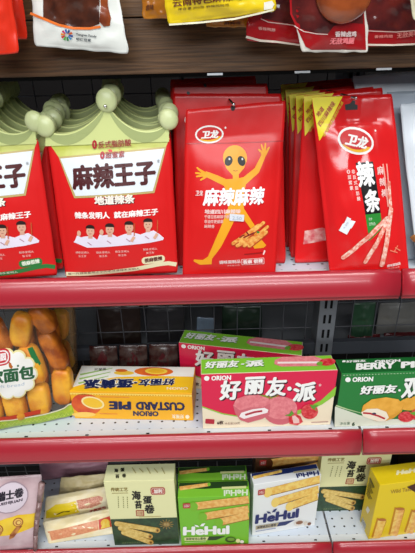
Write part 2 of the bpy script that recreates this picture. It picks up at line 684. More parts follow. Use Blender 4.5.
def crown_pack(S, label, flash, stripe_txt, par_y):
    t = Thing('crown_snack_pack', label, 'snack pack', ((S.c[0] + S.c[1]) / 2 + V((0, .004, 0))), 'red packs with pale green crown tops')
    pouch(S, FILM_RED, 'pouch', t)
    # green shield at the top and white title panel
    p = Print(S)
    p.poly([(48.2, 142), (60, 157), (76, 191), (70, 191), (63, 190)][:3] + [(153.5, 187), (165, 147.5), (169.8, 138)], mat('green_panel_print', 'b9bf4c', .34, .4, n2='ccd07a', nscale=18), 0)
    p.poly([(58.5, 155), (166.3, 145.6), (154.6, 188), (75, 193)], mat('gold_edge_print', 'b9a468', .4, .5), 1)
    p.poly([(60.5, 156.5), (164.3, 147.3), (153, 186), (76.5, 190.8)], 'dfe6ec', 2)
    p.end('title_panel', t)
    p = Print(S)
    p.text('麻辣王子', (73.5, 185.5), (157, 179.5), (71.5, 162.5), '4a1216', 4, .055)
    p.text('®', (157.2, 160), (160, 159.8), (157, 157), '555555', 4, 0)
    p.end('title_lettering', t)
    p = Print(Surf(S.c, S.px, lambda a, b: S.b(a, min(1, b)) + .0012))
    p.text('0', (92.3, 148), (97.3, 147.6), (92.2, 140), 'b02030', 2, .05)
    p.text('反式脂肪酸', (98.5, 147.5), (131.5, 144.8), (98.3, 141.2), 'a04040', 2, .02)
    p.text('0', (100.6, 156.6), (105.2, 156.3), (100.5, 149.8), 'b02030', 2, .05)
    p.text('甜蜜素', (106, 156), (125, 154.8), (105.9, 150), 'a04040', 2, .02)
    p.end('claim_lettering', t)
    p = Print(S)
    p.shade_text('地道辣条', (95.5, 199.3), (135.5, 197.2), (95.2, 190.5), 'f0e8dc', '3a0a0a', (.6, .6), 1, .05, .1)
    p.end('subtitle_lettering', t)
    p = Print(S)
    p.text('辣条发明人', (75.8, 213), (111, 212.2), (75.2, 206.2), 'f4ece8', 1, .05)
    p.text('就在麻辣王子', (115, 212), (158.5, 209.4), (114.8, 205.3), 'f4ece8', 1, .05)
    p.end('slogan_lettering', t)
    p = Print(S)
    for x, y in ((80, 250), (101, 249.5), (120, 248.5), (147.5, 246.5)):
        p.text('辣条发明人', (x - 4, y), (x + 10, y - .5), (x - 4, y - 2.6), 'e8c8c0', 1, 0)
        p.text('张玉东', (x - 1, y + 4), (x + 7, y + 3.6), (x - 1, y + 1.4), 'e8c8c0', 1, 0)
    p.end('caption_lettering', t)
    # four men in white shirts, waist up
    p = Print(S)
    p.poly([(74, 237.5), (78, 233), (86, 231), (93, 230), (98, 234), (103, 229.5), (113, 228), (118, 231), (126, 228), (134, 226.5), (141, 229), (147, 226.5),
            (154, 225), (160, 229.5), (164, 233.5), (163, 235.5), (150, 238), (128, 240), (106, 242), (88, 243), (82, 240.5)], 'e4dcea', 1)
    for cx, cy, ax in ((91.5, 224, -13.5), (111, 222, -10), (130, 220, 5), (148.5, 217.5, 9)):
        p.line([(cx, cy + 5), (cx, cy + 9)], 4.4, 'd6a48c', 2)
        p.ell(cx, cy + 1.4, 4.1, 5.2, 'dba98f', 3)
        p.ell(cx - .2, cy - 2.2, 4.5, 3.2, '2a1a18', 4, a0=170, a1=375)
        p.ell(cx - 1.6, cy + .8, .6, .35, '402420', 5, n=8)
        p.ell(cx + 1.5, cy + .8, .6, .35, '402420', 5, n=8)
        p.line([(cx - 1.1, cy + 3.9), (cx + 1.1, cy + 3.8)], .5, 'a04c48', 5)
        if ax < 0:
            p.line([(cx + ax - 1, cy + 14), (cx + ax + 1.5, cy + 7)], 4, 'e4dcea', 2)
            p.ell(cx + ax + 1.8, cy + 4, 2, 3, 'dba98f', 3)
        else:
            p.line([(cx + ax - 3, cy + 16), (cx + ax, cy + 11)], 3, 'dba98f', 3)
            p.line([(cx + ax, cy + 10), (cx + ax + .3, cy - 3)], 1, 'c0562e', 4)
        p.line([(cx - 3, cy + 13), (cx + 1, cy + 16)], 1, 'b890a0', 3)
    p.end('picture_of_men', t)
    p = Print(S)
    fl, fx = flash
    p.rr(142, 252.8, 165, 261, fl, 1, 3.6, -7)
    p.text('很麻很辣', (145, 260.2), (162.7, 257.6), (144.6, 255.3), fx, 2, .05)
    p.line([(66, 273.3), (85, 273.2), (110, 271), (135, 267.5), (158, 262.5), (168, 261.3), (176.5, 263.3)], 4.6, fl, 1)
    p.text('每一片辣条都是正宗的老味道辣条发明人', (68, 274.6), (140, 268.2), (68, 271.9), fx, 2, 0)
    p.end('flavour_badge', t)
    # pale green crown: scalloped sheet with a knob at each peak
    kn = [(45.6, 128, 10), (107.4, 106, 10.8), (169, 121.5, 9.6)]
    edge = []
    for (x0, y0, r0), (x1, y1, r1), dip in ((kn[0], kn[1], 15), (kn[1], kn[2], 17)):
        for i in range(17):
            f = i / 16
            if f == 1 and x1 < 160:
                continue
            edge.append((x0 + (x1 - x0) * f, y0 + (y1 - y0) * f + dip * math.sin(math.pi * f) ** .62 + 0))
    mb = MB()
    vs, fs = [], []
    nr = 6
    for back in (0, 1):
        for (x, y) in edge:
            yb = 145.5 + (141 - 145.5) * (x - 46) / 124
            for j in range(nr + 1):
                f = j / nr
                yy = yb + (y - yb) * f
                s_, t_ = inv(S.px, (x, yy))
                q = bil(S.c, s_, t_) + S.N * (S.b(s_, min(1, t_)) * (1 if t_ < 1 else 1) + .0010 - .0016 * back)
                vs.append(q)
    n = len(edge)
    K = n * (nr + 1)
    for i in range(n - 1):
        for j in range(nr):
            a = (i * (nr + 1) + j, (i + 1) * (nr + 1) + j, (i + 1) * (nr + 1) + j + 1, i * (nr + 1) + j + 1)
            fs += [a, tuple(K + x for x in a[::-1])]
        j = nr
        a, b = i * (nr + 1) + j, (i + 1) * (nr + 1) + j
        fs.append((b, a, K + a, K + b)[::-1])
    mb.add(vs, fs, GREEN_HDR)
    h = mb.build('crown_header', t)
    S2 = Surf(S.c, S.px, lambda a, b: S.b(a, min(1, b)) + .0011)
    p = Print(S2, 4)
    for lo, hi in ((0, 17), (16, 33)):
        e = edge[lo:hi]
        k = len(e)
        p.poly([(x, y + 1.2) for x, y in e] + [(x, y + 1.2 + 9 * math.sin(math.pi * (k - 1 - i) / (k - 1)) ** .45) for i, (x, y) in enumerate(e[::-1])][1:-1], GREEN_RIM, 0)
    p.end('scallop_rim', h)
    for (x, y, r) in kn:
        c = S.at((x, y), .001)
        rr = (S.at((x + r, y)) - S.at((x, y))).length
        mb = MB()
        mb.ball(c + V((0, -.0005, 0)), (rr, .0052, rr * 1.08), KNOB)
        mb.build('crown_knob', t)
    return t


ROW = .0165
Sm = quad(*CRQ, ZA + .0005, 3, .0012, bulge=pouch_bulge(.008, .02, .93, .03, .0006, 1.3), design=CRQ)
tm = crown_pack(Sm, 'red crown-topped pack with cream badge beside the dark-eyed figure pack, frontmost of its row', ('e6dcb4', '5a1a14'), '', 0)
LQ = ((-55, 283), (57.5, 275), (38, 139), (-84, 145))
Sl = quad(*LQ, ZA + .0005, 3, .0012, bulge=pouch_bulge(.008, .02, .93, .03, .0006, 4.1), design=CRQ)
tl = crown_pack(Sl, 'red crown-topped pack with a green badge, frontmost of its row', ('2c7a3a', 'e6ecd8'), '', 0)
ORD = ['second', 'third', 'fourth', 'fifth', 'sixth', 'seventh', 'eighth']
for t, S, p0, p1, who, jog in ((tm, Sm, (107.4, 106), (114, 81), 'row behind the cream-badged pack', 0), (tl, Sl, (37 - 62 - 2, 112), (-8, 86), 'row behind the green-badged pack', .006)):
    n = 7
    y0 = S.at((107.4, 106)).y
    a = S.at((107.4, 106))
    for k in range(1, n + 1):
        y = y0 + ROW * k
        f = k / n
        q = hy((p0[0] + (p1[0] - p0[0]) * f ** .8, p0[1] + (p1[1] - p0[1]) * f ** .8), y)
        if t is tl:
            q.x = a.x + (-.0018 * k) + jog
        sz = (q.z - ZA) / (a.z - ZA)
        dx = q.x - a.x
        random.seed(k * 3 + (t is tl))
        loc = t.loc + V((dx + random.uniform(-.003, .003), ROW * k, 0))
        copy_thing(t, loc, (1, 1, sz * random.uniform(.985, 1.015)), f'red pack with pale green crown, {ORD[k-1]} back in the {who}')

# ------------------------------------------------------------------ red packs with the yellow figure
GRP = 'plain red packs stacked behind one another'
AQ = ((182.5, 278), (275, 277), (286, 100.5), (185.5, 109.8))
Sa = quad(*AQ, ZA + .0005, 6, .0012, bulge=pouch_bulge(.009, .05, .82, .045, .001, 2.2), design=AQ)
ta = Thing('snack_pack', 'red flat-topped pack printed with a yellow big-eyed figure', 'snack pack', (Sa.c[0] + Sa.c[1]) / 2 + V((0, .004, 0)), GRP)
pouch(Sa, FILM_RED, 'pouch', ta)
p = Print(Sa)
p.line([(186, 140.3), (225, 139.3), (256, 138.2), (283.5, 136.8)], 1.1, mat('seal_crease_shade', 'b01416', .3, .5), 0)  # slight shade along the seam, painted as a darker red line
p.end('heat_seal', ta)
p = Print(Sa)
Yl = 'eda41e'
p.ell(235, 152.5, 12, 11.5, Yl, 1)
p.poly([(223.2, 154), (226, 162), (232, 168.5), (238, 168.5), (244, 162), (246.8, 154)], Yl, 1)
p.line([(235.2, 164), (235.8, 174)], 6, Yl, 1)
p.poly([(206, 165.5), (207.5, 171.5), (224, 179), (227.5, 190), (228, 200), (221, 219), (215.5, 233), (207.5, 254), (211.5, 256), (221, 241), (229, 224), (236, 209),
        (240, 207), (252, 224.5), (257, 235.5), (260.5, 233), (255, 220), (243.5, 201), (243, 189), (245.5, 177.5), (258.5, 166.5), (266, 150), (262, 148.5), (254.5, 162),
        (243.5, 170.5), (236, 172), (226, 172.5), (217, 169)], Yl, 1)
for h in ([(207, 168.5), (199, 164), (197.5, 162.5)], [(206, 168.5), (196, 167.5)], [(206, 169), (197, 170.8)], [(207, 170), (201, 174)],
          [(264, 149), (258.8, 145)], [(264, 148.5), (261.5, 140.5)], [(264.5, 148), (265.5, 139.5)], [(265, 149.5), (269, 143)]):
    p.line(h, 2.6, Yl, 1, 1.6, True)
p.ell(263.7, 148, 3, 3, Yl, 1)
p.ell(204, 168.4, 3.4, 2.6, Yl, 1)
p.poly([(207.5, 253), (212, 255.5), (211.5, 261.5), (200, 262.5), (193.5, 258.5), (194, 256.5), (203, 256.8)], Yl, 1)
p.poly([(256.5, 235), (260.5, 233), (266, 240.5), (263, 243), (254, 243.5), (252.5, 240.5)], Yl, 1)
for x, r in ((228.6, 25), (241.4, -25)):
    p.ell(x, 155.4, 3.7, 4.8, '0e0c0c', 2, r)
    p.ell(x + .8, 153.6, .9, 1.1, 'd8d8d8', 3)
p.line([(233, 164.2), (235.3, 164.8), (237.5, 164.2)], .6, 'a8640c', 2)
p.end('yellow_figure', ta)


def oval_logo(S, cx, cy, rx, ry, rot, par, sw=True):
    p = Print(S)
    p.ell(cx, cy, rx, ry, 'f2f0ec', 1, rot)
    p.ell(cx, cy, rx * .88, ry * .82, 'cc1a1c', 2, rot)
    if sw:
        p.ell(cx, cy + ry * .1, rx * .82, ry * .72, 'f0b428', 3, rot, a0=10, a1=150)
        p.ell(cx - rx * .06, cy - ry * .06, rx * .8, ry * .68, 'cc1a1c', 4, rot)
    d = math.radians(rot)
    ux, uy = V((math.cos(d), math.sin(d))), V((math.sin(d), -math.cos(d)))
    c = V((cx, cy)) - ux * rx * .6 - uy * ry * .45
    p.text('卫龙', c, c + ux * rx * 1.2, c + uy * ry * .9 + ux * rx * .12, 'f4f0ec', 5, .06)
    p.ell(cx + rx * 1.12, cy - ry * .75, 1, 1, 'e8dcd8', 2, n=10)
    p.end('oval_logo', par)


oval_logo(Sa, 209.5, 131.5, 14.4, 8.2, -3, ta)
p = Print(Sa)
p.text('麻辣麻辣', (202.6, 199.3), (263, 197.3), (205, 181.5), 'f0f2f4', 4, .045)
p.text('卫龙', (195.6, 189.5), (203, 189), (196, 184.2), 'f0d8d4', 3, .03)
p.end('title_lettering', ta)
p = Print(Sa)
p.text('地道四川麻辣味', (204.6, 207.2), (240, 206), (205, 202.6), 'f0d8d4', 3, .03)
p.text('千锤百炼麻辣手感', (204.4, 212), (229, 211), (204.6, 208.2), 'e8b8b0', 3, .02)
p.text('非油炸更健康', (204.3, 216.8), (223, 216), (204.5, 213), 'e8b8b0', 3, .02)
p.text('麻辣香', (204.2, 221.6), (214.5, 221.2), (204.4, 218), 'e8b8b0', 3, .02)
p.end('claim_lettering', ta)
p = Print(Sa)
p.text('调味面制品', (219, 261), (240.2, 259.8), (219, 256.8), 'f0d8d4', 3, .03)
p.text('净含量:56克', (227, 263.8), (239.5, 263), (227, 262), 'e8b8b0', 3, 0)
p.rr(241.3, 254.6, 264, 261.6, 'f0dcd8', 3, .8, -3)
p.rr(241.8, 255.1, 263.5, 261.1, 'cc1a1c', 4, .7, -3)
p.text('香麻', (242.6, 261), (252, 260.4), (242.4, 256), 'f4e4e0', 5, .04)
p.text('很辣', (253.2, 260.3), (262.8, 259.7), (253, 255.5), 'f4e4e0', 5, .04)
p.line([(244, 249.6), (262, 248.2)], .9, '8c1010', 3)
p.line([(263, 250.5), (264.6, 246)], 1.4, 'f0dcd8', 3)
p.end('base_lettering', ta)
p = Print(Sa)
for a, b in (((240, 236), (263, 216.5)), ((244, 240), (267, 221)), ((233, 237.5), (258, 219)), ((237, 240), (264, 226)), ((249, 240.5), (266, 226.5))):
    p.line([a, b], 5, 'b8421c', 4, 4.6, True)
    p.line([(a[0], a[1] - .6), (b[0], b[1] - .6)], 3.6, mat('stick_yellow', 'efb760', .4, .4, n2='d8782e', nscale=260), 5, 3.2, True)
for a, b in (((243, 231), (254, 226)), ((246, 225), (249, 229)), ((239, 231), (244, 228))):
    p.line([a, b], 1.3, '7a1418', 6)
p.ell(257.5, 225.5, 1.6, 1.1, '3c7a2c', 6, 30)
p.end('picture_of_spicy_sticks', ta)
p = Print(Sa)
p.rr(229.3, 206.6, 243.6, 213.6, 'd8dce4', 7, .6, 4)
p.text('2.50', (232, 212), (241, 212.6), (232.2, 208.6), 'a0a8b8', 8, 0)
p.end('price_sticker', ta)
p = Print(Sa)
p.ell(233, 107.6, 2.2, 2.6, '1a0a0a', 1)
p.end('hang_hole', ta)

for i, (q, y, w) in enumerate((
        (((178, 268), (285.5, 262), (282, 93.6), (172.5, 93.5)), .03, 'second'),
        (((178, 264), (274, 258), (268, 83.5), (172, 84)), .046, 'third'),
        (((176, 260), (264, 256), (256, 76), (170, 79.5)), .064, 'rearmost'))):
    S = quad(*q, None, 5, y, bulge=pouch_bulge(.005, .05, .82, .045, .0007, 12.2 + i), design=AQ)
    t = Thing('snack_pack', f'plain red pack, {w} in the stack behind the yellow-figure pack', 'snack pack', (S.c[0] + S.c[1]) / 2, GRP)
    zb = min(c.z for c in S.c)
    for c in S.c[:2]:
        c.z = ZA + .001
    t.o.location.z = ZA
    pouch(S, FILM_RED, 'pouch', t)
    p = Print(S)
    p.ell(200 if i != 1 else 220, 108, 1.6, 1.4, '160808', 1)
    p.end('hang_hole', t)
    oval_logo(S, 209.5, 131.5, 14.4, 8.2, -3, t)

# ------------------------------------------------------------------ red spicy-strip packs with a yellow corner
GL = 'red packs with a yellow corner flash'
BQ = ((330, 279), (409.5, 276), (392.5, 94), (311.5, 97))


def corner_flash(S, t):
    p = Print(S)
    p.poly([(311.8, 97.4), (342.5, 96.3), (319, 137)], 'fcec28', 1)
    p.text('地道', (318.6, 115.5), (324.2, 108), (315.4, 112.2), 'b03018', 2, .03)
    p.text('四川麻辣味', (320.5, 124), (335.5, 103.2), (316.8, 120.5), 'b03018', 2, .03)
    p.text('非油炸更健康好味道', (323.6, 133.5), (343.5, 102), (321.4, 131.3), 'e0b020', 2, .03)
    p.end('yellow_corner_flash', t)


Sb = quad(*BQ, ZA + .0005, 8, .0012, bulge=pouch_bulge(.011, .05, .86, .045, .0017, 7.7), design=BQ)
tb = Thing('snack_pack', 'glossy red pack with yellow corner and black-green brush lettering column', 'snack pack', (Sb.c[0] + Sb.c[1]) / 2 + V((0, .004, 0)), GL)
pouch(Sb, FILM_RED2, 'pouch', tb)
corner_flash(Sb, tb)
oval_logo(Sb, 354, 136.5, 18.2, 12.6, 12, tb)
p = Print(Sb)
p.poly([(344.8, 103.6), (350, 102.6), (353, 99.6), (355.6, 100.6), (355, 103), (357.8, 104), (357.6, 108), (345.5, 108.6)], '140808', 1)
p.end('hang_hole', tb)
p = Print(Sb)
p.poly([(353, 157), (369.6, 155.6), (377.2, 206), (362, 207.6)], '121011', 1)
p.poly([(362, 207.6), (377.2, 206), (379.6, 222), (366, 235.5)], '2b8a33', 1)
p.text('辣', (354.5, 180.5), (371.5, 179), (352.5, 156), 'f2f2f0', 2, .045)
p.text('条', (362, 206), (377.4, 203.8), (359.6, 183), 'f2f2f0', 2, .045)
p.text('素食', (365.5, 213.8), (369, 213.5), (365.2, 210.8), 'd8e8d0', 2, 0)
p.text('豆制品', (365.8, 219), (372.5, 218.5), (365.5, 215.8), 'd8e8d0', 2, 0)
p.end('brush_title_label', tb)
p = Print(Sb)
for i, ch in enumerate('麻辣棒'):
    x, y = 374 + 2.1 * i, 168.5 + 11 * i
    p.text(ch, (x, y), (x + 7.5, y - .7), (x - .8, y - 8), 'f0c4be', 2, .03)
p.end('side_lettering', tb)
p = Print(Sb)
for i, ch in enumerate('非反式脂肪酸'):
    p.text(ch, (348.6 + .95 * i, 167.5 + 5.2 * i), (352 + .95 * i, 167.2 + 5.2 * i), (348.2 + .95 * i, 163.4 + 5.2 * i), 'f0c4be', 2, .03)
for i, ch in enumerate('0甜蜜素'):
    p.text(ch, (343.6 + .95 * i, 167.5 + 5.2 * i), (347 + .95 * i, 167.2 + 5.2 * i), (343.2 + .95 * i, 163.4 + 5.2 * i), 'f0c4be', 2, .03)
p.end('claim_lettering', tb)
p = Print(Sb)
p.text('调味面制品', (386.5, 266), (400, 262.6), (386, 262.8), 'f2dcd8', 2, .03)
p.text('净含量106克', (388, 268.6), (399, 266), (387.8, 266.8), 'e8b8b0', 2, 0)
p.end('base_lettering', tb)
p = Print(Sb)
for a, b, w in (((384, 212), (342, 254), 5.4), ((383, 218), (364, 259), 5), ((388, 203), (381, 263), 5.6), ((386, 176), (388, 206), 4)):
    p.line([a, b], w, 'c23020', 3, w, True)
    p.line([a, b], w * .82, STICK, 4, w * .82, True)
for a, b in (((380, 158), (385, 200)), ((384, 158), (387, 200))):
    p.line([a, b], 1.4, 'e89a8c', 3)
for a, b in (((392, 248), (396, 241)), ((388, 246), (396, 249)), ((393, 243), (399, 247))):
    p.line([a, b], 1.2, 'e87a60', 3)
p.end('picture_of_spicy_strips', tb)
p = Print(Sb)
p.poly([(343.9, 209.5), (347.6, 211.6), (347, 213), (351.9, 214.2), (348.3, 221.4), (347, 221.8), (344.2, 228.4), (336.4, 224.2), (340, 217), (341.4, 216.4)], 'e8ecf0', 5)
p.text('4.50', (341.6, 222.8), (345.4, 216), (340, 221.8), 'a8b4c8', 6, 0)
p.end('price_sticker', tb)
for i, (q, y, w) in enumerate((
        (((293.5, 277), (375, 275), (383, 87.5), (303.4, 95.8)), .03, 'second'),
        (((289.5, 272), (368, 270), (374, 86.5), (295.5, 95.2)), .046, 'third'),
        (((288, 268), (362, 266), (370.7, 83), (288.8, 94.2)), .062, 'fourth'),
        (((285, 262), (358, 260), (362, 81), (285, 89)), .078, 'fifth'),
        (((283, 258), (352, 256), (352, 78), (280.5, 84.6)), .094, 'rearmost'))):
    S = quad(*q, None, 5, y, bulge=pouch_bulge(.005, .05, .86, .045, .0012, 27.2 + i), design=BQ)
    for c in S.c[:2]:
        c.z = ZA + .001
    t = Thing('snack_pack', f'red yellow-cornered pack, {w} in the stack behind the brush-lettered pack', 'snack pack', V(((S.c[0].x + S.c[1].x) / 2, S.c[0].y, ZA)), GL)
    pouch(S, FILM_RED2 if i == 0 else FILM_RED, 'pouch', t)
    corner_flash(S, t)
    if i == 0:
        p = Print(S)
        p.poly([(334, 240), (350, 236), (362, 240), (370, 236), (372, 248), (352, 252), (335, 256)], mat('glare_picture', 'd8646a', .15, .8, n2='f0c0b8', nscale=120), 1)  # strip picture with the window glare painted in as pale pink
        p.end('picture_of_spicy_strips', t)

# ------------------------------------------------------------------ silver packs at the end of the top shelf
for i, (q, y, w, m) in enumerate((
        (((415, 278), (500, 277), (486, 100), (399.5, 104)), .012, 'pale silver pack with a small snack picture beside the glossy red pack', SILVER),
        (((404, 275), (486, 272), (470, 88), (386, 92)), .03, 'dull grey-blue silver pack, middle one of the silver packs', SILVER_D),
        (((384, 268), (470, 266), (455, 68), (352, 76)), .052, 'pale silver pack at the back of the silver packs', SILVER))):
    S = quad(*q, None, 6, y, bulge=pouch_bulge(.006, .05, .86, .045, .0018, 41.2 + i), design=q)
    for c in S.c[:2]:
        c.z = ZA + .001
    t = Thing('snack_pack', w, 'snack pack', V(((S.c[0].x + S.c[1].x) / 2, S.c[0].y, ZA)), 'silver packs beside the red packs')
    pouch(S, m, 'pouch', t)
    if i == 0:
        p = Print(S)
        p.poly([(407, 243.5), (411, 240.5), (420, 241), (426, 245), (420, 251), (411, 249)], mat('fried_snack', 'b07840', .5, .3, n2='7c4a22', nscale=200), 1)
        p.end('picture_of_fried_snack', t)

# ------------------------------------------------------------------ display hooks holding the rows
for u, v, w, du in ((107.3, 110.5, 'row of cream-badged crown packs', -.02), (233.2, 104.5, 'stack of yellow-figure packs', -.01), (353.5, 98, 'stack of yellow-cornered packs', -.03)):
    S = Sm if u < 150 else (Sa if u < 300 else Sb)
    a = S.at((u, v), .0075)
    t = Thing('display_hook', f'bright steel hook tip poking out of the {w}', 'hook', a)
    m = MB()
    m.tube(a, (a.x + du, SHD + .012, a.z + .006), .0011, CHROME)
    m.build('rod', t)
    m = MB()
    m.ball(a, (.0018, .0018, .0018), CHROME, 12, 8)
    m.build('tip', t)

# ------------------------------------------------------------------ bags hanging in front of the wooden header
HB = 'bags hanging over the wooden header'


def hbag(name, label, q, y, m, B, seed, wr=.002, lean=-2):
    S = quad(*q, None, lean, y, bulge=pouch_bulge(B, .03, 1.2, .03, wr, seed))
    t = Thing(name, label, 'food bag', (S.c[0] + S.c[1]) / 2, HB)
    pouch(S, m, 'pouch', t, back=.35, nx=40, ny=48, rc=.1, wav=.012)
    return S, t


TEA = mat('dark_window_food', '3a1c12', .22, .6, n2='5a2c1a', nscale=70, bump=.4, bscale=60)
DARKWIN = mat('dark_red_window', '3c1416', .15, .7, n2='6a2420', nscale=45, bump=.3, bscale=50)
MEAT = mat('braised_meat', '9c4a1c', .22, .6, n2='6a2a10', nscale=45, bump=.5, bscale=60, coat=1)
S, t = hbag('hanging_food_bag', 'white bag with dark window, orange stripe and colourful starburst', ((35, 46), (129, 54), (112, -45), (28, -45)), -.028, WHITE_FILM, .007, 3.3)
p = Print(S)
p.poly([(44, -40), (44.5, 16), (60, 22), (75, 25.5), (92, 25.5), (100, 22), (100, -40)], TEA, 1)
p.end('window', t)
p = Print(S)
p.line([(30.5, 11.5), (38, 14.5), (46, 17.6), (60, 23.5), (75, 26.8), (90, 27), (101, 25)], 2.6, 'e8742a', 2)
p.end('orange_stripe', t)
p = Print(S)
p.poly([(99, -40), (101, 4), (100, 20), (104, 25), (110, 24), (111, 16), (108, 4), (107, -40)], MEAT, 2)
p.end('picture_of_meat', t)
p = Print(S)
for k, c in enumerate(('2a4aa0', '3a8ac0', '2c8a4a', '5ab04a', 'd8402a', 'e88a2a', 'c83060', '3060b0', '204080', 'e06030')):
    a = 2 * math.pi * k / 10 + .2
    p.line([(68 + 2 * math.cos(a), 34 + 2 * math.sin(a)), (68 + 6 * math.cos(a), 34 + 6 * math.sin(a))], 1.2, c, 2, 2.2)
p.text('Yongren Family', (77, 35), (97, 37.2), (77, 31.8), '3c4650', 2, .02)
p.text('甲仁世家', (77, 40), (91.5, 41.2), (77, 36.6), '3c4650', 2, .02)
p.end('starburst_logo', t)

YB = mat('yellow_bag_film', 'e8c81c', .22, .6, bump=.25, bscale=40)
S, t = hbag('hanging_food_bag', 'bright yellow bag with a row of dark lettering above the red figure pack', ((168, 25.5), (276, 11), (272, -60), (158, -50)), -.05, YB, .006, 5.3)
p = Print(S)
p.line([(169, 24.6), (200, 22.6), (235, 19), (258, 13.8), (274, 9.5)], 2, 'e0dcc0', 1)
p.text('云南特色麻辣鸡', (173, 6.4), (242, -1), (172, -1.5), '6a3410', 2, .03)
p.text('净含量:200克 麻辣风味鸡', (178, 9.8), (229, 5.6), (178, 7.2), '5a3c10', 2, .01)
p.end('lettering', t)
p = Print(S)
p.poly([(264, 2), (272, 0), (274.5, 4), (272, 8.5), (264, 10)], 'e8e6d8', 2)
p.end('white_corner', t)

AMB = mat('amber_bag_film', '9a5c14', .2, .6, n2='b87a20', nscale=30, bump=.3, bscale=40)
S, t = hbag('hanging_food_bag', 'narrow amber-brown bag tucked behind the yellow bag by the dark seam', ((143, 19), (205, 18), (200, -45), (139, -45)), -.022, AMB, .004, 6.3)
p = Print(S)
p.text('卤味', (146, 10), (154, 9.6), (146, 4), '5a2c0c', 2, .03)
p.end('lettering', t)
ORB = mat('orange_bag_film', 'b8701a', .22, .6, n2='c8942a', nscale=30, bump=.3, bscale=40)
S, t = hbag('hanging_food_bag', 'orange bag showing beneath the yellow bag', ((206, 27), (250, 27.5), (256, -45), (196, -45)), -.024, ORB, .003, 7.3)
p = Print(S)
p.text('麻辣味', (224, 24.8), (241, 24.5), (224, 21.4), '6a340c', 2, .03)
p.end('lettering', t)
RB = mat('red_food_bag_film', 'a8141a', .18, .7, n2='8c0f14', nscale=20, bump=.3, bscale=40)
S, t = hbag('hanging_food_bag', 'dark-windowed red bag beside the yellow bag with a pale bottom edge', ((244.5, 40.5), (326, 47), (336, -45), (258, -45)), -.034, RB, .004, 8.3)
p = Print(S)
p.poly([(258, -40), (262, 17), (285, 22), (330, 24), (334, -40)], DARKWIN, 1)
p.line([(260.5, 17.5), (268, 21), (285, 23), (300, 25)], .9, 'd8b8b0', 2)
p.line([(246, 36.5), (260, 40.5), (275, 41.5), (300, 45)], 2.6, 'cfc0b0', 2, 2)
p.text('香辣鸭脖', (258, 29), (275, 31), (258, 25.5), 'd09088', 2, .02)
p.end('window_and_lettering', t)
S, t = hbag('hanging_food_bag', 'red bag with clear dark window filling the corner beside the drumstick bag', ((352, 47), (460, 43), (455, -55), (338, -45)), -.024, RB, .004, 9.3)
p = Print(S)
p.poly([(345, -40), (362, 28), (395, 29.5), (460, 27), (455, -50)], DARKWIN, 1)
p.line([(362, 29.5), (395, 31), (414, 29.5)], .9, 'e0c0b8', 2)
p.line([(368, 44.6), (392, 45), (440, 43)], 2, 'd4c8b8', 2)
p.text('香辣鸡翅', (374, 37.6), (392, 37), (374, 34.4), 'e08880', 2, .02)
p.text('无敌美味', (396, 38), (418, 35), (396, 32), 'e08880', 2, .02)
p.end('window_and_lettering', t)
S, t = hbag('hanging_food_bag', 'white-edged red bag with a braised drumstick behind its clear window', ((301, 52), (369, 52.5), (361, -50), (284, -50)), -.058, mat('white_bag_border', 'dcd6cc', .25, .6, bump=.2), .007, 10.3)
p = Print(S)
p.poly([(287, -45), (290, 12), (300, 34), (305, 46), (311, 49.6), (366, 49.6), (364.5, 28), (359, -45)], RB, 1)
p.poly([(289, -45), (292, 12), (300, 27), (312, 31), (326, 32), (332, 24), (340, 20), (362, 22), (359, -45)], DARKWIN, 2)
p.line([(294, 24), (303, 30), (315, 32.4), (326, 33)], .8, 'e4d0c8', 3)
p.text('香辣卤鸡', (333, 35.6), (355, 35.6), (333, 29.6), 'f0d8d4', 3, .04)
p.text('无敌鸡腿', (328, 43.8), (353, 43), (329, 36.6), 'e87a80', 3, .05)
p.end('window_and_lettering', t)
c = S.at((341, -9), .002)
m = MB()
m.ball(c, (.021, .008, .02), MEAT, 24, 16)
m.build('drumstick', t)
S, t = hbag('hanging_food_bag', 'cream bag corner hanging above the silver packs', ((413, 20), (470, 22), (465, -45), (403, -45)), -.07, mat('cream_bag_film', 'cfc8ac', .3, .5, bump=.2), .004, 11.3)
OR = mat('orange_red_bag_film', 'dd3018', .26, .6, bump=.25, bscale=40)
S, t = hbag('hanging_food_bag', 'large orange-red bag hanging over a darker one at the corner of the header', ((-60, 60), (19.5, 53), (4, -60), (-80, -60)), -.05, OR, .007, 12.3)
S, t = hbag('hanging_food_bag', 'darker orange-red bag behind the large one beside the white bag', ((-30, 42), (27.5, 38.5), (16, -60), (-50, -60)), -.026, OR, .005, 13.3)

# ================================================================== middle shelf
WHT, NAVY = 'f2f2ee', '1c2450'
# --- custard pie box lying upside down
B = Box('snack_box', 'yellow carton turned upside down with navy lettering and mango', 'snack box', ZB, (75, 418.6), (193.4, 421), (69, 390.8), (192.4, 394.2), (88.5, 366), (198.4, 367.2),
        {'front': CARD('f2b01c'), 'top': CARD('f4c022')})
p = B.pt()
p.poly([(73, 387.5), (88.5, 366.6), (198, 367.6), (195.5, 378), (160, 377), (120, 378), (95, 382)], 'ecebe2', 1)
for k in range(3):
    p.line([(80 + 2 * k, 384 - 4.2 * k), (112 + 3 * k, 377 - 4 * k)], 1.6, '9cc06a', 2, .6)
p.ell(157.5, 372.5, 19, 4.6, MANGO, 2)
p.ell(160, 372.2, 11, 3.2, 'f6d24a', 3)
p.ell(160, 372.2, 8, 2.1, 'f0b428', 4)
p.ell(128, 374, 10, 2.2, 'f0c040', 2)
p.ell(126, 371.5, 6, 1.5, 'd8682a', 3)
p.end('mango_picture', B.t)
p = B.pt()
p.shade_text('好丽友', (177.5, 380), (141, 380.8), (175.5, 387), NAVY, 'f4f0e0', (.4, -.4), 5, .05, .1)
p.shade_text('·蛋黄派', (141, 380), (86, 380.5), (138, 389), NAVY, 'f4f0e0', (.4, -.4), 5, .06, .12)
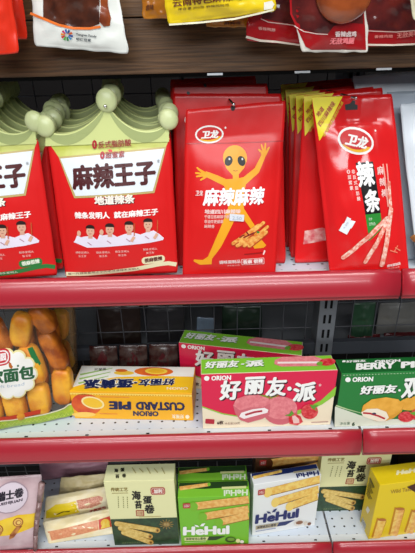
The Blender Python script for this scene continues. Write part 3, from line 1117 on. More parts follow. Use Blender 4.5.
p.text('ORION', (189, 389), (168, 388.6), (188.6, 391.4), 'f8f0d0', 5, .02)
p.text('蛋黄派', (112, 369), (100, 369.3), (111, 371.6), '444444', 5, 0)
p.end('top_lettering', B.t)
p = B.pf()
p.poly([(69.4, 392.2), (192.3, 395.6), (192.4, 397.4), (69.8, 394)], 'f6d86a', 1)
for k in range(44):
    x = 72 + 2.7 * k
    p.line([(x, 393.4 + (x - 70) * .0275), (x + 1.2, 393.4 + (x - 70) * .0275)], .7, 'd89a18', 2)
p.end('perforation', B.t)
p = B.pf()
p.ell(86.5, 404, 15.5, 10.5, MANGO, 1, 12)
p.ell(93, 402.4, 12, 6, 'f6e2a0', 2, 14)
p.ell(93, 402.4, 10, 4.6, 'f2c232', 3, 14)
p.ell(84, 414.5, 12, 2.6, 'f4c860', 1)
p.end('mango_picture', B.t)
p = B.pf()
p.text('CUSTARD', (185, 402.6), (136, 401.6), (185.4, 410.8), NAVY, 2, .06)
p.text('PIE', (131.5, 401.4), (109, 400.9), (131.8, 409.6), NAVY, 2, .06)
p.text('ORION', (159, 411.3), (133.5, 410.8), (159.2, 416.4), NAVY, 2, .05)
p.text('好丽友', (184, 414.6), (172, 414.4), (184.2, 418.8), 'f8ecc8', 2, .03)
p.ell(187.6, 416.8, 2, 2, 'f8ecc8', 2)
p.line([(100, 413.4), (118, 413.9)], .7, 'e08a40', 2)
p.line([(100, 396.4), (130, 397.3)], .7, 'e08a40', 2)
p.end('front_lettering', B.t)


def pie_design(B, front=True):
    p = B.pf()
    p.poly([(201.6, 374), (336, 371), (333.6, 391), (318, 403), (300, 411), (270, 416), (240, 415.6), (222, 412.4), (202.4, 405.4)], mat('crimson_carton_print', 'd81c48', .36, .5), 1)
    p.line([(202.4, 405.6), (222, 412.8), (240, 416)], 1.2, '8cc43c', 2)
    p.poly([(290, 412), (306, 407), (320, 400), (335.2, 386), (334, 395), (322, 403.5), (306, 411.5), (291, 415.5)], '8cc43c', 2)
    p.end('front_colour_band', B.t)
    p = B.pf()
    p.ell(207.2, 377.6, 2.6, 2.3, WHT, 3)
    p.text('ORION', (211.6, 379.8), (231, 379.3), (211.8, 375.3), WHT, 3, .05)
    for ch, x0, y0, x1, y1 in (('好', 219, 379.5, 242, 399), ('丽', 243, 376.5, 265, 393.5), ('友', 264.5, 377, 287, 395.5), ('派', 291, 382, 316.5, 401)):
        p.shade_text(ch, (x0, y1), (x1 - 2, y1 - .8), (x0 + 2, y0), WHT, '3a1620', (1, 1), 4, .045, .07)
    p.ell(289.4, 388.6, 2.4, 2.2, '3a1620', 4)
    p.ell(288.6, 387.8, 2.2, 2, WHT, 5)
    p.text('草莓味夹心', (253.5, 398.6), (279, 398), (253.6, 394), '7cae30', 4, .04)
    p.text('®', (317.5, 386), (320, 386), (317.5, 383.6), WHT, 4, 0)
    p.end('title_lettering', B.t)
    p = B.pf()
    p.ell(280, 410, 17, 14.5, mat('pie_dark', 'd06a74', .5, .3), 5)
    p.ell(280, 407, 16.6, 11.6, PIEP, 6)
    p.poly([(233, 404), (236, 397.5), (246, 394), (258, 393.6), (268, 397), (270, 404), (269, 414), (262, 418), (248, 422), (240, 419), (235, 412)], mat('pie_dark', 'd06a74', .5, .3), 7)
    p.poly([(233, 404), (236, 397.5), (246, 394), (258, 393.6), (268, 397), (270, 402), (262, 406), (250, 406), (240, 409)], PIEP, 8)
    p.poly([(239, 415.5), (241, 411.5), (252, 408), (264, 406.5), (268, 408.5), (267, 411.5), (256, 414.5), (244, 417.8)], 'f6ecea', 8)
    p.line([(245, 413.6), (254, 410.8), (262, 409.6)], 2, 'b02838', 9)
    p.end('pie_picture', B.t)
    p = B.pf()
    p.ell(309, 410.5, 8.4, 7.6, STRAW, 9)
    p.poly([(309, 403), (312, 404), (318, 404), (314, 407), (317, 410), (311, 407)], '5c9a30', 10)
    p.poly([(288, 414), (293, 411.5), (300, 415), (302.5, 421), (297, 424.5), (289, 423)], STRAW, 11)
    p.poly([(291.5, 415), (294.5, 414), (298.5, 418), (299, 422), (293, 422.4)], 'f0c8c0', 12)
    p.poly([(284, 414), (289, 412.5), (291, 409), (293.5, 412.5), (290, 415)], '5c9a30', 12)
    p.end('strawberry_picture', B.t)
    p = B.pf()
    p.rr(205.4, 418.4, 214.4, 423.4, 'b83040', 3, .8, 4)
    p.end('red_emblem', B.t)
    p = B.pf()
    p.text('6枚', (217, 424.4), (223.5, 424), (217, 420.4), '402020', 3, .04)
    p.text('净含量204克', (224.5, 424.6), (240, 424), (224.5, 422), 'a08070', 3, 0)
    p.line([(311, 422.3), (328, 421.4)], 1, 'c09a90', 3)
    p.end('small_lettering', B.t)
    p = B.pt()
    p.shade_text('好丽友', (205.5, 368.8), (238, 367.6), (207.5, 361.6), WHT, '4c7a28', (.5, .5), 2, .05)
    p.shade_text('·派', (240.5, 367.8), (263.5, 367), (240.5, 361.4), WHT, '4c7a28', (.5, .5), 2, .05)
    p.end('top_lettering', B.t)
    p = B.pt()
    p.poly([(273, 361), (280, 357.8), (310, 357.6), (320, 361), (318, 367.4), (280, 367.6), (273, 365)], PIEP, 2)
    p.line([(276, 363.8), (316, 364)], 1.8, 'f4e4e0', 3)
    p.ell(324, 363.8, 8, 3.6, STRAW, 4)
    p.ell(317, 365.4, 3, 2, '74a838', 5)
    p.end('pie_picture', B.t)


B = Box('snack_box', 'crimson pie carton with green lid standing in front between yellow and dark green cartons', 'snack box', ZB, (203, 429.2), (330.5, 425), (201.6, 374), (336, 371), (203, 358.6), (326, 356.6),
        {'front': CARD('f0e2c4'), 'top': CARD('84c636'), 'right': CARD('e6d8ba'), 'left': CARD('b8284c')}, 'crimson pie cartons')
pie_design(B)
MF, MT, MD = B.front.px, B.top.px, B.d
B2 = Box('snack_box', 'dim crimson pie carton standing askew behind the front crimson carton', 'snack box', ZB, (181.5, 387), (298, 402), (180, 342), (302, 357), (188.7, 333.5), (296, 346),
         {'front': CARD('f0e2c4'), 'top': CARD('84c636'), 'right': CARD('e6d8ba'), 'left': CARD('b8284c')}, 'crimson pie cartons', depth=.034)
B2.front.px, B2.top.px = MF, MT
pie_design(B2)

# --- berry pie box
B = Box('snack_box', 'dark green berry pie carton with golden filled cake', 'snack box', ZB, (334.4, 427), (459, 422.5), (340.4, 374.6), (468, 369), (330.7, 360.4), (452, 355.5),
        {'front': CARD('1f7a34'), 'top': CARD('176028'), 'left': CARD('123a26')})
p = B.pf()
p.poly([(334.6, 406), (346, 410), (360, 415), (385, 419), (459, 418), (459, 423.6), (334.4, 427)], 'd8dcc8', 1)
p.line([(335.5, 405), (346, 408.6), (362, 413)], 1.6, 'b4cc98', 2, .5)
p.end('white_swoosh', B.t)
p = B.pf()
p.ell(346.4, 380, 2.6, 2.3, WHT, 2)
p.text('ORION', (350.5, 382.2), (370.5, 381.4), (350.8, 377.6), WHT, 2, .05)
p.shade_text('好丽友', (358, 394), (393.5, 392), (359.4, 385.6), WHT, '0c2c14', (.8, .8), 3, .055, .08)
p.ell(396.6, 389.5, 1.2, 1.1, WHT, 4)
p.shade_text('双', (398, 397.5), (416.5, 396), (400.5, 378.2), WHT, '0c2c14', (1, 1), 3, .05, .08)
p.shade_text('莓派', (419, 396), (452, 394.5), (421, 377.6), WHT, '0c2c14', (1, 1), 3, .05, .08)
p.end('title_lettering', B.t)
p = B.pf()
p.text('6', (351.5, 426), (354.5, 425.8), (351.8, 422), '304a30', 3, .05)
p.text('净含量', (339.6, 425), (349.6, 424.6), (339.7, 422), '607a60', 3, 0)
p.end('weight_lettering', B.t)
p = B.pf()
p.ell(412, 402.5, 16, 7, PIEG, 3, -8)
p.poly([(360.5, 412), (362, 404.5), (370, 398.6), (384, 396.4), (396, 398.4), (402, 404), (400.4, 411), (393, 417.5), (384, 421), (376, 421), (366, 417)], mat('pie_edge', 'd89a34', .5, .3), 4)
p.poly([(360.5, 411), (362, 404.5), (370, 398.6), (384, 396.4), (396, 398.4), (402, 404), (398, 411), (388, 416), (386, 411), (376, 407.4), (366, 408)], PIEG, 5)
p.poly([(360.3, 411.5), (366, 408), (376, 407.6), (385, 411), (388, 417), (384, 420.8), (378, 421), (370, 418.6), (362, 415.6)], 'f2e8d0', 6)
p.line([(362, 412), (369, 412.6), (377, 415), (384, 418)], 1.8, 'b81c2c', 7)
p.ell(373, 412.6, 2, 1, '3c3450', 8)
p.end('filled_cake_picture', B.t)
p = B.pf()
p.ell(405, 416, 8, 5.6, STRAW, 7)
p.ell(416, 413.5, 7, 6, STRAW, 7)
p.poly([(408, 412), (414, 410), (418, 412), (413, 414.6)], '68a838', 8)
p.end('strawberry_picture', B.t)
p = B.pt()
p.text('BERRY', (353, 371.2), (390, 369.4), (352, 364.6), WHT, 2, .06)
p.text('PIE', (396, 369.2), (419, 368), (394.6, 362.8), WHT, 2, .06)
p.text('ORION', (369.5, 364), (394, 362.8), (368.5, 361.4), WHT, 2, .05)
p.ell(339.5, 362.6, 1.7, 1, WHT, 2)
p.text('好丽友', (342, 364), (361, 363), (341.4, 361.6), WHT, 2, .03)
p.end('top_lettering', B.t)
p = B.pf()
for k in range(40):
    x = 342 + 3 * k
    p.line([(x, 376 - (x - 340) * .0435), (x + 1.4, 376 - (x - 341) * .0435)], .7, 'a8ccA0'.lower(), 2)
p.end('perforation', B.t)

# --- bread in clear bags
CLEAR = film('clear_bread_film', 'f2e6c8', .035, .1)
CLEAR2 = film('brownish_bread_film', 'a07a48', .3)  # browner, denser film for the rear bread bag


def bread_bag(label, q, y, B, rolls, front):
    S = quad(*q, ZB + .003, 0, None if front else y, bulge=pouch_bulge(B, .0, 1.02, .02, .0016, 3.1 + y * 50, .4))
    t = Thing('bread_bag', label, 'bread bag', (S.c[0] + S.c[1]) / 2, 'clear bags of bread')
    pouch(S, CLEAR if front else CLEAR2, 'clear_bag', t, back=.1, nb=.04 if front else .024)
    for k, (u, v, ru, rv, tilt) in enumerate(rolls):
        c = S.at((u, v), -.0125 if k < 13 else -.03)
        w = (S.at((u + ru, v)) - S.at((u, v))).length
        h = (S.at((u, v - rv)) - S.at((u, v))).length
        mb = MB()
        M = Matrix.Rotation(math.radians(tilt), 3, 'Y')
        vs, fs = [], []
        n, kk = 18, 12
        for j in range(kk + 1):
            th = math.pi * j / kk
            for i in range(n):
                a = 2 * math.pi * i / n
                d = V((math.sin(th) * math.cos(a), math.sin(th) * math.sin(a), math.cos(th)))
                d = V([math.copysign(abs(x) ** .5, x) for x in d])
                d *= .92 + .07 * noise.noise(d * 2 + V((k, 0, 0)))
                vs.append(c + M @ V((d.x * w, d.y * .0115, d.z * h)))
        for j in range(kk):
            for i in range(n):
                fs.append((j * n + i, j * n + (i + 1) % n, (j + 1) * n + (i + 1) % n, (j + 1) * n + i)[::-1])
        mb.add(vs, fs, BREAD2 if k < 5 or k % 2 == 0 and k < 13 else BREAD)
        mb.build('bread_roll', t)
    return S, t


S, t = bread_bag('clear bag of golden bread rolls with white flower label', ((-45, 437), (73.5, 415), (48, 318), (-50, 326)), .024, .017,
                 [(62, 386, 11.5, 20, 6), (38, 396, 12, 17, 3), (14, 401, 12, 16, 0), (-10, 405, 12, 16, 0), (-34, 408, 12, 16, 0), (53, 350, 10, 20, -14), (31, 360, 12, 19, -6), (8, 366, 12, 19, 0), (-16, 370, 12, 18, 0),
                  (42, 322, 11, 13, -30), (20, 330, 12, 15, 16), (-4, 335, 12, 15, -10), (-28, 340, 12, 15, 0),
                  (58, 372, 11, 20, 0), (34, 376, 12, 20, 0), (12, 384, 12, 20, 0), (46, 338, 12, 20, 0), (22, 344, 12, 20, 0), (-6, 352, 12, 20, 0)], True)
p = Print(S)
p.poly([(-44, 418), (0, 415.5), (40, 410), (72.5, 402.6), (74, 414), (40, 423), (0, 429.5), (-45, 436)], mat('lime_base_print', 'b4cc2c', .35, .5, n2='98b824', nscale=120), 1)
for k in range(24):
    x = -20 + 4 * k
    yb = 424 - (x + 20) * .125
    p.line([(x, yb), (x + 2, yb - 4), (x + 4, yb - .5)], .6, 'd0e060', 2)
p.line([(-44, 417), (0, 414.5), (40, 409), (72, 401.6)], 1.4, 'e8e4c0', 2)
p.end('lime_base_band', t)
p = Print(S)
p.poly([(-10, 411), (40, 402), (39.5, 407), (20, 411), (-10, 415)], mat('red_ribbon_print', 'c83a1e', .4, .4), 3)
p.end('red_ribbon', t)
p = Print(S)
cx_, cy_ = 10, 364
for k in range(11):
    a = 2 * math.pi * k / 11
    p.ell(cx_ + 20 * math.cos(a), cy_ + 17 * math.sin(a), 7.6, 7, 'e6dc9c', 3, n=16)
    p.ell(cx_ + 19.4 * math.cos(a), cy_ + 16.4 * math.sin(a), 6.6, 6, 'eceae4', 4, n=16)
p.ell(cx_, cy_, 21, 18, 'eceae4', 4)
p.end('flower_label', t)
p = Print(S)
p.rr(-14, 341, 10.6, 355, 'c42430', 5, 6, -6)
p.rr(-12.5, 342.4, 9.2, 353.6, 'ece6e2', 6, 5, -6)
p.rr(-11.4, 343.4, 8, 352.6, 'c42430', 7, 4.4, -6)
p.text('达利园', (-9, 351.8), (6.6, 350), (-9.6, 345.4), 'f2ecea', 8, .05)
p.text('软面包', (-11, 372), (34.6, 368.4), (-12, 358.4), '1f5a34', 5, .055)
p.text('soft bread', (-6, 376.4), (24, 374), (-6, 373.4), 'a8b8c8', 5, 0)
p.ell(18, 355, 1, 1, '1f5a34', 5)
p.end('label_lettering', t)
p = Print(S)
p.poly([(27, 341), (32, 340), (40.5, 355), (38.5, 357), (32, 351)], '24723a', 3)
p.end('green_leaf_print', t)
S, t = bread_bag('dim bag of bread half hidden behind the flower-labelled bag', ((30, 396), (76, 390), (72, 300), (20, 302)), .092, .008,
                 [(62, 385, 9, 13, 5), (62, 355, 9, 14, -8), (58, 325, 10, 14, 10), (42, 330, 9, 12, 0)], False)

# --- small packets at the back of the middle shelf and beyond the mesh
FOIL = mat('crinkled_clear_red', '34100f', .25, .5, n2='54443e', nscale=60, bump=.6, bscale=60)


def small(label, q, z, y, m, lean=4, B=.006, group='small packets behind the cartons', cat='snack packet', seed=1):
    S = quad(*q, None, lean, y, bulge=pouch_bulge(B, .04, .94, .05, .002, seed), design=q)
    for c in S.c[:2]:
        c.z = z + .001
    t = Thing('snack_packet', label, cat, V(((S.c[0].x + S.c[1].x) / 2, S.c[0].y, z)), group)
    pouch(S, m, 'pouch', t, nx=18, ny=18)
    return S, t


for i, (x0, x1, v, w) in enumerate(((88, 116, 346, 'beside the dim bread bag'), (118, 146, 345, 'in the middle behind the yellow carton'), (148, 177, 344, 'beside the dim crimson carton'))):
    S, t = small(f'dark red crinkled packet {w}', ((x0, 364), (x1, 364), (x1 + 1, v), (x0 + 1, v)), ZB, .118, FOIL, seed=50 + i)
    p = Print(S)
    m_ = (x0 + x1) / 2
    p.poly([(m_ - 9, 361), (m_ - 4, 351), (m_, 348), (m_ + 5, 351), (m_ + 9, 361)], '4e1216', 1)
    p.end('red_picture', t)
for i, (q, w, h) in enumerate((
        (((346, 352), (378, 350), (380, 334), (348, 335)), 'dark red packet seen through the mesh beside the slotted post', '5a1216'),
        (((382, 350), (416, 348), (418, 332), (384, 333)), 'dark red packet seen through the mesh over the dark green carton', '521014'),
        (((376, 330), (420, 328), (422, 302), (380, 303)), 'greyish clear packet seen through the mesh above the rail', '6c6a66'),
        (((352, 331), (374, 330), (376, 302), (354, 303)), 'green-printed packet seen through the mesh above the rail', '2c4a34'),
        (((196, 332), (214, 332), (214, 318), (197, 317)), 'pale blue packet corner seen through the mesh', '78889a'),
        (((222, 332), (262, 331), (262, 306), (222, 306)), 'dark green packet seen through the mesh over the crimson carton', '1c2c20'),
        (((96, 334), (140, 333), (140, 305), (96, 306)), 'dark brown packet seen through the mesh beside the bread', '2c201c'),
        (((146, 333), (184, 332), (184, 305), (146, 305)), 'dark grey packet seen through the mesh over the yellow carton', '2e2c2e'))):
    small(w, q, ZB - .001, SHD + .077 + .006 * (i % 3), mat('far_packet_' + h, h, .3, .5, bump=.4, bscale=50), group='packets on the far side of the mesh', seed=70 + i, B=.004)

# ================================================================== bottom shelf
def seaweed(label, *q, depth=None):
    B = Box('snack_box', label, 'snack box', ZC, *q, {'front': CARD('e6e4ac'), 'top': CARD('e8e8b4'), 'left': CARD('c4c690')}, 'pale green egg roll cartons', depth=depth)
    B.front.px = ((115, 545.4), (179.3, 544), (176, 479), (106, 483))
    if B.top:
        B.top.px = ((106, 483), (176, 479), (174, 463.5), (111, 465))
    p = B.pf()
    p.poly([(111.5, 518.4), (178, 515.4), (179.3, 543.8), (115, 545.2)], mat('dark_green_print', '1f3a22', .36, .5, n2='2c4c2c', nscale=160), 1)
    p.end('dark_green_band', B.t)
    p = B.pf()
    for ch, x0, y0, x1, y1 in (('海', 133.5, 490.4, 142.6, 499), ('苔', 136, 499.6, 143.4, 507.4), ('蛋', 144.4, 495, 153.6, 502.6), ('卷', 145.6, 503, 155.8, 512)):
        p.text(ch, (x0, y1), (x1, y1 - .4), (x0, y0), '17150f', 2, .045)
    p.text('传统工艺', (113, 491.6), (130, 490.8), (112.8, 488), '8a7434', 2, .03)
    p.line([(114, 493.2), (130, 492.4)], .5, 'a08c50', 2)
    for x in (120, 125, 129):
        for k in range(6):
            p.line([(x, 496 + 1.9 * k), (x + .1, 497.2 + 1.9 * k)], .8, '8c8a58', 2)
    p.line([(140, 515.4), (162, 514.4)], .6, 'b0a060', 2)
    p.end('brush_lettering', B.t)
    p = B.pf()
    p.rr(137, 508.6, 145.2, 514.6, 'a85038', 2, .6, -2)
    p.rr(138, 509.4, 144.2, 513.8, 'd8c090', 3, .4, -2)
    p.text('印章', (138.6, 513.4), (143.8, 513.2), (138.5, 509.9), 'a85038', 4, 0)
    p.end('red_seal', B.t)
    p = B.pf()
    p.rr(152.4, 486.2, 166.8, 493.2, 'b0332c', 2, 2, -3)
    p.rr(153.4, 487, 165.8, 492.4, 'e8dcc8', 3, 1.4, -3)
    p.rr(153.8, 487.4, 165.4, 492, 'b83a30', 4, 1.2, -3)
    p.text('加利', (155.4, 491.7), (164, 491.2), (155.4, 487.8), 'f0e8dc', 5, .05)
    p.end('red_logo', B.t)
    p = B.pf()
    for a, b in (((117.5, 522.5), (158, 529)), ((121, 527), (150.5, 535.5)), ((124, 531.5), (151, 542))):
        p.line([a, b], 5.4, '8a6420', 2, 5.8, True)
        p.line([a, b], 4.6, ROLLS, 3, 5, True)
        p.ell(*b, 2, 2.5, 'c89a48', 4)
        p.ell(*b, 1, 1.3, '6a4a1c', 5)
    p.end('egg_roll_picture', B.t)
    p = B.pf()
    for k in range(12):
        a = 2 * math.pi * k / 12
        p.line([(167 + 4.4 * math.cos(a), 522.6 + 3.4 * math.sin(a)), (167 + 7 * math.cos(a), 522.6 + 5.2 * math.sin(a))], .8, '9a7c3c', 2)
    p.ell(167, 522.6, 4, 3, '8a6c34', 2)
    p.text('新品', (164.8, 524), (169.4, 523.8), (164.8, 521.2), 'd8c084', 3, 0)
    p.end('badge', B.t)
    p = B.pf()
    p.text('请置于阴凉干燥处', (122, 543.6), (141, 543), (122, 541.8), '7c8a5c', 2, 0)
    p.end('storage_lettering', B.t)
    if B.top:
        p = B.pt()
        for ch, x, y in (('海', 117, 471.5), ('苔', 118, 477.5), ('蛋', 123, 470.8), ('卷', 124.5, 476.6)):
            p.text(ch, (x, y + 2), (x + 4, y + 1.8), (x, y - 2), '2a2818', 2, .05)
        for k in range(5):
            p.line([(134 + 7 * k, 468 + k % 2), (138 + 7 * k, 474 - k % 2)], 1, 'bcb478', 2)
        p.end('top_lettering', B.t)
    return B


seaweed('pale green egg roll carton with dark green base between wafer sticks and lime carton', (115, 545.4), (179.3, 544), (106, 483), (176, 479), (111, 465), (174, 463.5))
seaweed('pale green egg roll carton set back between white and yellow cartons', (315, 511.5), (380, 509.5), (319, 453.6), (385, 450.5), None, None, depth=.035)

ROLL_GRN = mat('green_cream', '7ab82c', .45, .4)


def hehul(B, c_title, c_roll, c_end, ql, tint):
    """lettering and rolls in the design of the lime box; ql maps the design"""
    B.front.px = ((181.5, 546.4), (248.6, 544), (250.5, 495.5), (178.3, 498))
    if B.top:
        B.top.px = ((178.3, 498), (250.5, 495.5), (247, 480.5), (180, 482.6))
    p = B.pf()
    for a, b in (((194, 506), (249.2, 499.5)), ((203, 516), (248.9, 508.5)), ((219, 521.5), (248.7, 515))):
        p.line([a, b], 7.6, '9a6a24', 2, 7.6)
        p.line([(a[0], a[1] - .4), (b[0], b[1] - .4)], 6.8, c_roll, 3, 6.8)
        p.ell(a[0], a[1], 4.4, 4.4, c_end, 4)
    p.end('wafer_roll_picture', B.t)
    p = B.pf()
    p.text('HeHul', (183, 534.6), (229.5, 533.2), (183.2, 525.6), c_title, 5, .055)
    p.poly([(200, 525), (202, 522.6), (205.6, 521.8), (203.6, 525)], c_title, 5)
    p.poly([(194.5, 523.4), (198, 524.2), (199.6, 526), (196, 525.6)], c_title, 5)
    p.end('title_lettering', B.t)
    p = B.pf()
    p.poly([(184.5, 536.6), (226, 535.4), (216, 539.6), (184.6, 540.2)], tint[0], 3)
    p.poly([(184.4, 536.6), (209, 535.9), (207, 539.8), (184.6, 540.2)], tint[1], 4)
    p.text('抹茶味注心蛋卷', (186, 539.6), (206, 539), (186, 537), tint[2], 5, .03)
    p.line([(184.8, 542), (206, 541.2)], .7, tint[3], 4)
    p.ell(230.5, 539, 5.4, 3, tint[4], 5)
    p.ell(231, 538.4, 3.8, 1.8, tint[5], 6)
    p.ell(238, 540, 2.2, 2.2, tint[6], 6)
    p.ell(242, 541, 2, 1.6, tint[7], 6)
    p.end('small_print', B.t)
    p = B.pf()
    p.rr(183.4, 502.6, 190.8, 507.4, 'b83030', 5, .8, -3)
    p.text('徐福记', (184.4, 506.6), (190, 506.2), (184.4, 503.8), 'f0e0d8', 6, 0)
    p.end('red_emblem', B.t)
    if B.top:
        p = B.pt()
        p.poly([(179.6, 488.5), (181, 483.3), (246.8, 481.2), (247.4, 487), (230, 488), (205, 489.4)], tint[0], 1)
        p.line([(180.8, 489), (209.5, 485)], 4, c_roll, 2, 3.4)
        p.ell(209.5, 485, 1.6, 1.9, c_end, 3)
        p.text('HeHul', (248, 490), (224, 490.6), (248.4, 496), c_title if c_title != WHT else 'e0ecd0', 3, .045)
        p.poly([(222, 487.6), (246, 486.6), (246, 489), (222, 489.8)], tint[1], 2)
        p.end('top_print', B.t)


G1 = ('23401a', 'd8dc98', '2c4a1a', 'c4dc98', '2c5014', '6a9a2c', 'e4e4a0', 'e8e8d8')
GA = ((181.5, 546.4), (248.6, 544), (178.3, 498), (250.5, 495.5), (180, 482.6), (247, 480.5))
B = Box('snack_box', 'lime green wafer roll carton with white lettering, front of two', 'snack box', ZC, *GA, {'front': CARD('74bc28'), 'top': CARD('80c434')}, 'wafer roll cartons')
hehul(B, WHT, ROLLO, ROLL_GRN, None, G1)
d = B.d + .004
Bb = Box('snack_box', 'lime green wafer roll carton behind its twin, only the dim top showing', 'snack box', ZC, (181, 526), (246.5, 524), (178, 481.6), (248, 479.6), (180, 467.5), (246, 465),
         {'front': CARD('74bc28'), 'top': CARD('80c434')}, 'wafer roll cartons', depth=B.d)
hehul(Bb, WHT, ROLLO, ROLL_GRN, None, G1)
W1 = ('1c2c66', 'b8ac8c', '2a2a3a', '8a94b8', 'e4dcd0', '8a5a38', 'dcd0c0', '7a4a2c')
B = Box('snack_box', 'white wafer roll carton with navy lettering', 'snack box', ZC, (252, 536), (314.8, 525.6), (248.6, 482), (318.6, 479), (246.4, 473), (311, 466),
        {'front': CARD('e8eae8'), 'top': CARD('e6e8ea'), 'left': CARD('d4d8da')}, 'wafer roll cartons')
hehul(B, '1b2a68', ROLLG, mat('vanilla_cream', 'f0d070', .5, .3), None, W1)
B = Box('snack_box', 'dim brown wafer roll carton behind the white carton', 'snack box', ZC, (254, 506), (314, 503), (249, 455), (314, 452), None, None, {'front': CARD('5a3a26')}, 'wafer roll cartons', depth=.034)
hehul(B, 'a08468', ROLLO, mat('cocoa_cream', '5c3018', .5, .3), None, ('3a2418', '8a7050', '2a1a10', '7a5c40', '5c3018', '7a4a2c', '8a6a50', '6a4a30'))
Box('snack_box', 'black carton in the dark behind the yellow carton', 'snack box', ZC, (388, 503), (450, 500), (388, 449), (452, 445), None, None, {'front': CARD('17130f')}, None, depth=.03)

# --- tall yellow box at the corner
YC = CARD('e6c814')
B = Box('snack_box', 'bright yellow wafer roll carton turned to show its barcode side', 'snack box', ZC, (368.2, 539.6), (445, 528.6), (381.6, 487.4), (455, 473.5), (366, 470.5), (438, 457),
        {'front': YC, 'top': YC, 'left': YC}, 'wafer roll cartons')
p = B.pf()
for x, y0, y1, w in ((378.5, 519, 538.4, 8.5), (395.5, 508, 535.5, 9), (411, 510, 533, 9), (427, 506, 531, 9)):
    p.line([(x + 3.5, y0), (x - 3.2, y1)], w + 1, 'c88a1c', 1, w)
    p.line([(x + 4, y0), (x - 2.4, y1)], w * .8, ROLLO if int(x) % 2 else ROLLG, 2, w * .8)
    p.line([(x + 1.2, y0 + 1), (x - 4.8, y1)], w * .32, ROLLG, 3, w * .3)
    p.ell(x + 3.7, y0 + .2, w * .46, 1.4, 'b87030', 4)
p.end('wafer_roll_picture', B.t)
p = B.pf()
p.text('Wild Taste', (390.5, 494.6), (411, 490.4), (390.8, 491), 'a8862a', 2, .02)
p.poly([(405, 487.5), (415, 483), (430, 478), (446, 474.5), (448, 484), (430, 490), (414, 493)], mat('cocoa_print', '4a2418', .4, .4), 2)
p.end('front_lettering', B.t)
p = B.pt()
p.text('HeHul', (393, 477.4), (417, 472.4), (392, 472.6), 'f4ecb8', 2, .08)
p.end('top_lettering', B.t)
B.left.px = ((354.6, 523), (368.2, 539.6), (381.6, 487.4), (366, 470.5))
p = Print(B.left, 0)
for k in range(9):
    f = k / 9
    a = V((366 - 4 * f, 478 + 16 * f))
    p.line([a + V((.6, 2)), a + V((8 - (k % 3) * 1.5, 2 + 9.5 - (k % 3) * 1.7))], .9 if k else 1.6, '6a5c18', 1)
p.poly([(366, 507), (369.4, 511), (366.4, 514.6), (363.2, 510.6)], 'f0ece0', 1)
p.poly([(358.6, 518.2), (364.6, 525.6), (362.8, 532), (357, 524.6)], 'e8e8e4', 1)
for k in range(6):
    a = V((358.9 + k * 1, 519 + k * 1.2))
    p.line([a, a + V((-1.2, 4.6))], .5, '2a2a2a', 2)
p.end('barcode_panel', B.t)

# --- swiss roll bag, wafer stick bags, crumpled packets
SW = mat('pale_pink_film', 'd2b8bc', .24, .6, n2='b8989c', nscale=22, bump=.45, bscale=40)


def lying(name, label, q, m, lean, B, seed, group, wr=.0016, nb=.002, z=ZC):
    S = quad(*q, z + .002, lean, bulge=pouch_bulge(B, .03, .97, .03, wr, seed))
    t = Thing(name, label, 'snack bag', (S.c[0] + S.c[1]) / 2, group)
    pouch(S, m, 'pouch', t, nb=nb, back=.3, nx=30, ny=24)
    return S, t


GB = 'bags lying on the bottom shelf'
S, t = lying('snack_bag', 'pale pink swiss roll bag with lilac oval label', ((-35, 554), (37, 548), (42, 474), (-32, 480)), SW, 12, .011, 2.5, GB)
p = Print(S)
p.poly([(-34, 516), (0, 514.5), (20, 509.5), (35.4, 510.5), (35.2, 524), (18, 529), (0, 531), (-34, 536)], mat('yellow_band_print', 'e8bc1c', .3, .5, n2='f0cc3c', nscale=40), 1)
p.end('yellow_band', t)
p = Print(S)
for cx_, cy_ in ((1, 522.5), (20, 517), (-20, 527)):
    p.ell(cx_, cy_, 5, 5, 'a85c1c', 2)
    p.ell(cx_, cy_, 4, 4, 'eec060', 3)
    p.ell(cx_ + .4, cy_ + .4, 2.8, 2.8, 'b06420', 4)
    p.ell(cx_ + .7, cy_ + .2, 1.9, 1.9, 'f0cc70', 5)
    p.poly([(cx_ - 2, cy_ + 5), (cx_ + 4, cy_ + 4), (cx_ - 4, cy_ + 15), (cx_ - 9, cy_ + 17), (cx_ - 8, cy_ + 12)], mat('roll_cake', '8c4a24', .45, .4, n2='c88844', nscale=120), 3)
p.end('swiss_roll_picture', t)
p = Print(S)
p.ell(12, 494, 17.6, 13.6, 'a08a94', 1, -14)
p.ell(12, 494, 16.6, 12.6, 'd6c8d2', 2, -14)
p.text('瑞士卷', (-1.5, 497.6), (25, 492.8), (-2, 489.4), '241c2a', 3, .06)
p.text('RUISHIJUAN', (-2, 502), (24, 497.4), (-2, 498.8), '4a3e4c', 3, .05)
p.end('oval_label', t)
m = MB()
cs = [S.at(q, .006) for q in ((43, 480), (41, 497), (38.5, 514), (37, 530), (36.5, 546))]
for k in range(len(cs) - 1):
    m.tube(cs[k], cs[k + 1], .0048 - .0004 * k, mat('folded_film_edge', 'a88a88', .2, .7, n2='70504e', nscale=60, bump=.5, bscale=60), 10)
m.build('folded_edge', t)

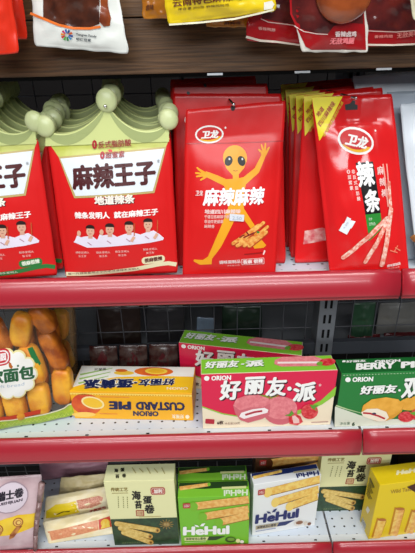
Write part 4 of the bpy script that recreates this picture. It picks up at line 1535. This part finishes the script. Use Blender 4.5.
BAR = mat('cream_bag_print', 'ead9a8', .28, .5, n2='f0e6c8', nscale=40, bump=.3, bscale=40)
SAL = mat('salmon_print', 'de9a70', .35, .5, n2='d28660', nscale=300)
S, t = lying('snack_bag', 'cream stick bag with long salmon panel and red-yellow emblem, frontmost', ((48.5, 544), (114, 533.5), (112.5, 508), (42.5, 522)), BAR, 42, .008, 12.5, GB)
p = Print(S)
p.poly([(47.5, 531.5), (98, 519), (99, 529), (50, 541)], SAL, 1)
p.poly([(47.8, 532.8), (49.6, 532.3), (51.6, 540.6), (50, 541)], 'f0d8b0', 2)
p.end('salmon_panel', t)
p = Print(S)
p.poly([(98.5, 519), (111.4, 515.4), (112.4, 526.4), (99.6, 529)], 'c8402c', 2)
p.ell(105.5, 522.4, 4.4, 4, 'e8b83c', 3)
p.poly([(101, 528), (104, 520), (106, 524), (108, 519), (110.4, 526.4)], 'e8c850', 4)
p.end('emblem', t)
S, t = lying('snack_bag', 'cream stick bag with yellow patch and salmon dotted patch', ((43.5, 522), (112, 509.5), (108, 486), (46, 497)), BAR, 32, .007, 13.5, GB)
p = Print(S)
p.poly([(46, 511), (56, 503.4), (76, 499.6), (77, 507), (80, 511.4), (60, 516), (46, 518)], 'e4c81c', 1)
p.line([(57, 513.6), (63, 510.6), (70, 510)], 1, '4c3c10', 2)
p.end('yellow_patch', t)
p = Print(S)
p.poly([(76.5, 499), (99, 495), (103, 497), (101.5, 502.6), (92, 506.6), (79, 508)], mat('dotted_salmon', 'e2ac90', .4, .4, n2='c4705a', nscale=520), 1)
p.text('手撕面包', (89.5, 512), (106, 508.4), (89.2, 509), 'b84030', 2, .05)
p.end('dotted_patch', t)
S, t = lying('snack_bag', 'crumpled plain straw-coloured packet under the mauve packet', ((58, 499), (107, 494.5), (105, 474), (61, 478)), mat('straw_film', 'e8d6a4', .4, .4, n2='d8c48c', nscale=30, bump=.6, bscale=40), 14, .008, 14.5, GB, .003)
S, t = lying('snack_bag', 'mauve packet pushed under the red price strip at the back', ((42, 480.5), (106, 475), (110, 452), (38, 457)), mat('mauve_film', 'b07c8c', .34, .5, n2='be8e9c', nscale=24, bump=.4, bscale=30), 12, .008, 15.5, GB, .002)

# ------------------------------------------------------------------ light
def area(name, loc, target, sx, sy, e, col):
    l = bpy.data.lights.new(name, 'AREA')
    l.shape, l.size, l.size_y, l.energy, l.color = 'RECTANGLE', sx, sy, e, col
    o = bpy.data.objects.new(name, l)
    COL.objects.link(o)
    o.location = loc
    o.rotation_euler = (V(target) - V(loc)).to_track_quat('-Z', 'Y').to_euler()
    return o


area('ceiling_tube_light', (.15, -.95, 2.75), (.05, 0, 1.1), 2.4, .25, 30, (1, .98, .95))
area('aisle_tube_light', (-.2, -2.2, 2.75), (0, 0, 1.0), 2.4, .4, 24, (.95, .98, 1))
area('far_fill_light', (.1, -4.2, 2.7), (0, 0, 1.2), 3.2, .5, 60, (.95, .98, 1))  # added unseen low lamp, brightens the shaded crown knobs at the back
w = bpy.data.worlds.new('shop_light')
sc.world = w
w.use_nodes = True
bg = w.node_tree.nodes['Background']
bg.inputs[0].default_value = (.82, .88, 1, 1)
bg.inputs[1].default_value = .09
sc.view_settings.view_transform = 'Standard'
sc.view_settings.look = 'None'
sc.view_settings.gamma = 1
sc.view_settings.use_curve_mapping = False
sc.view_settings.exposure = .12
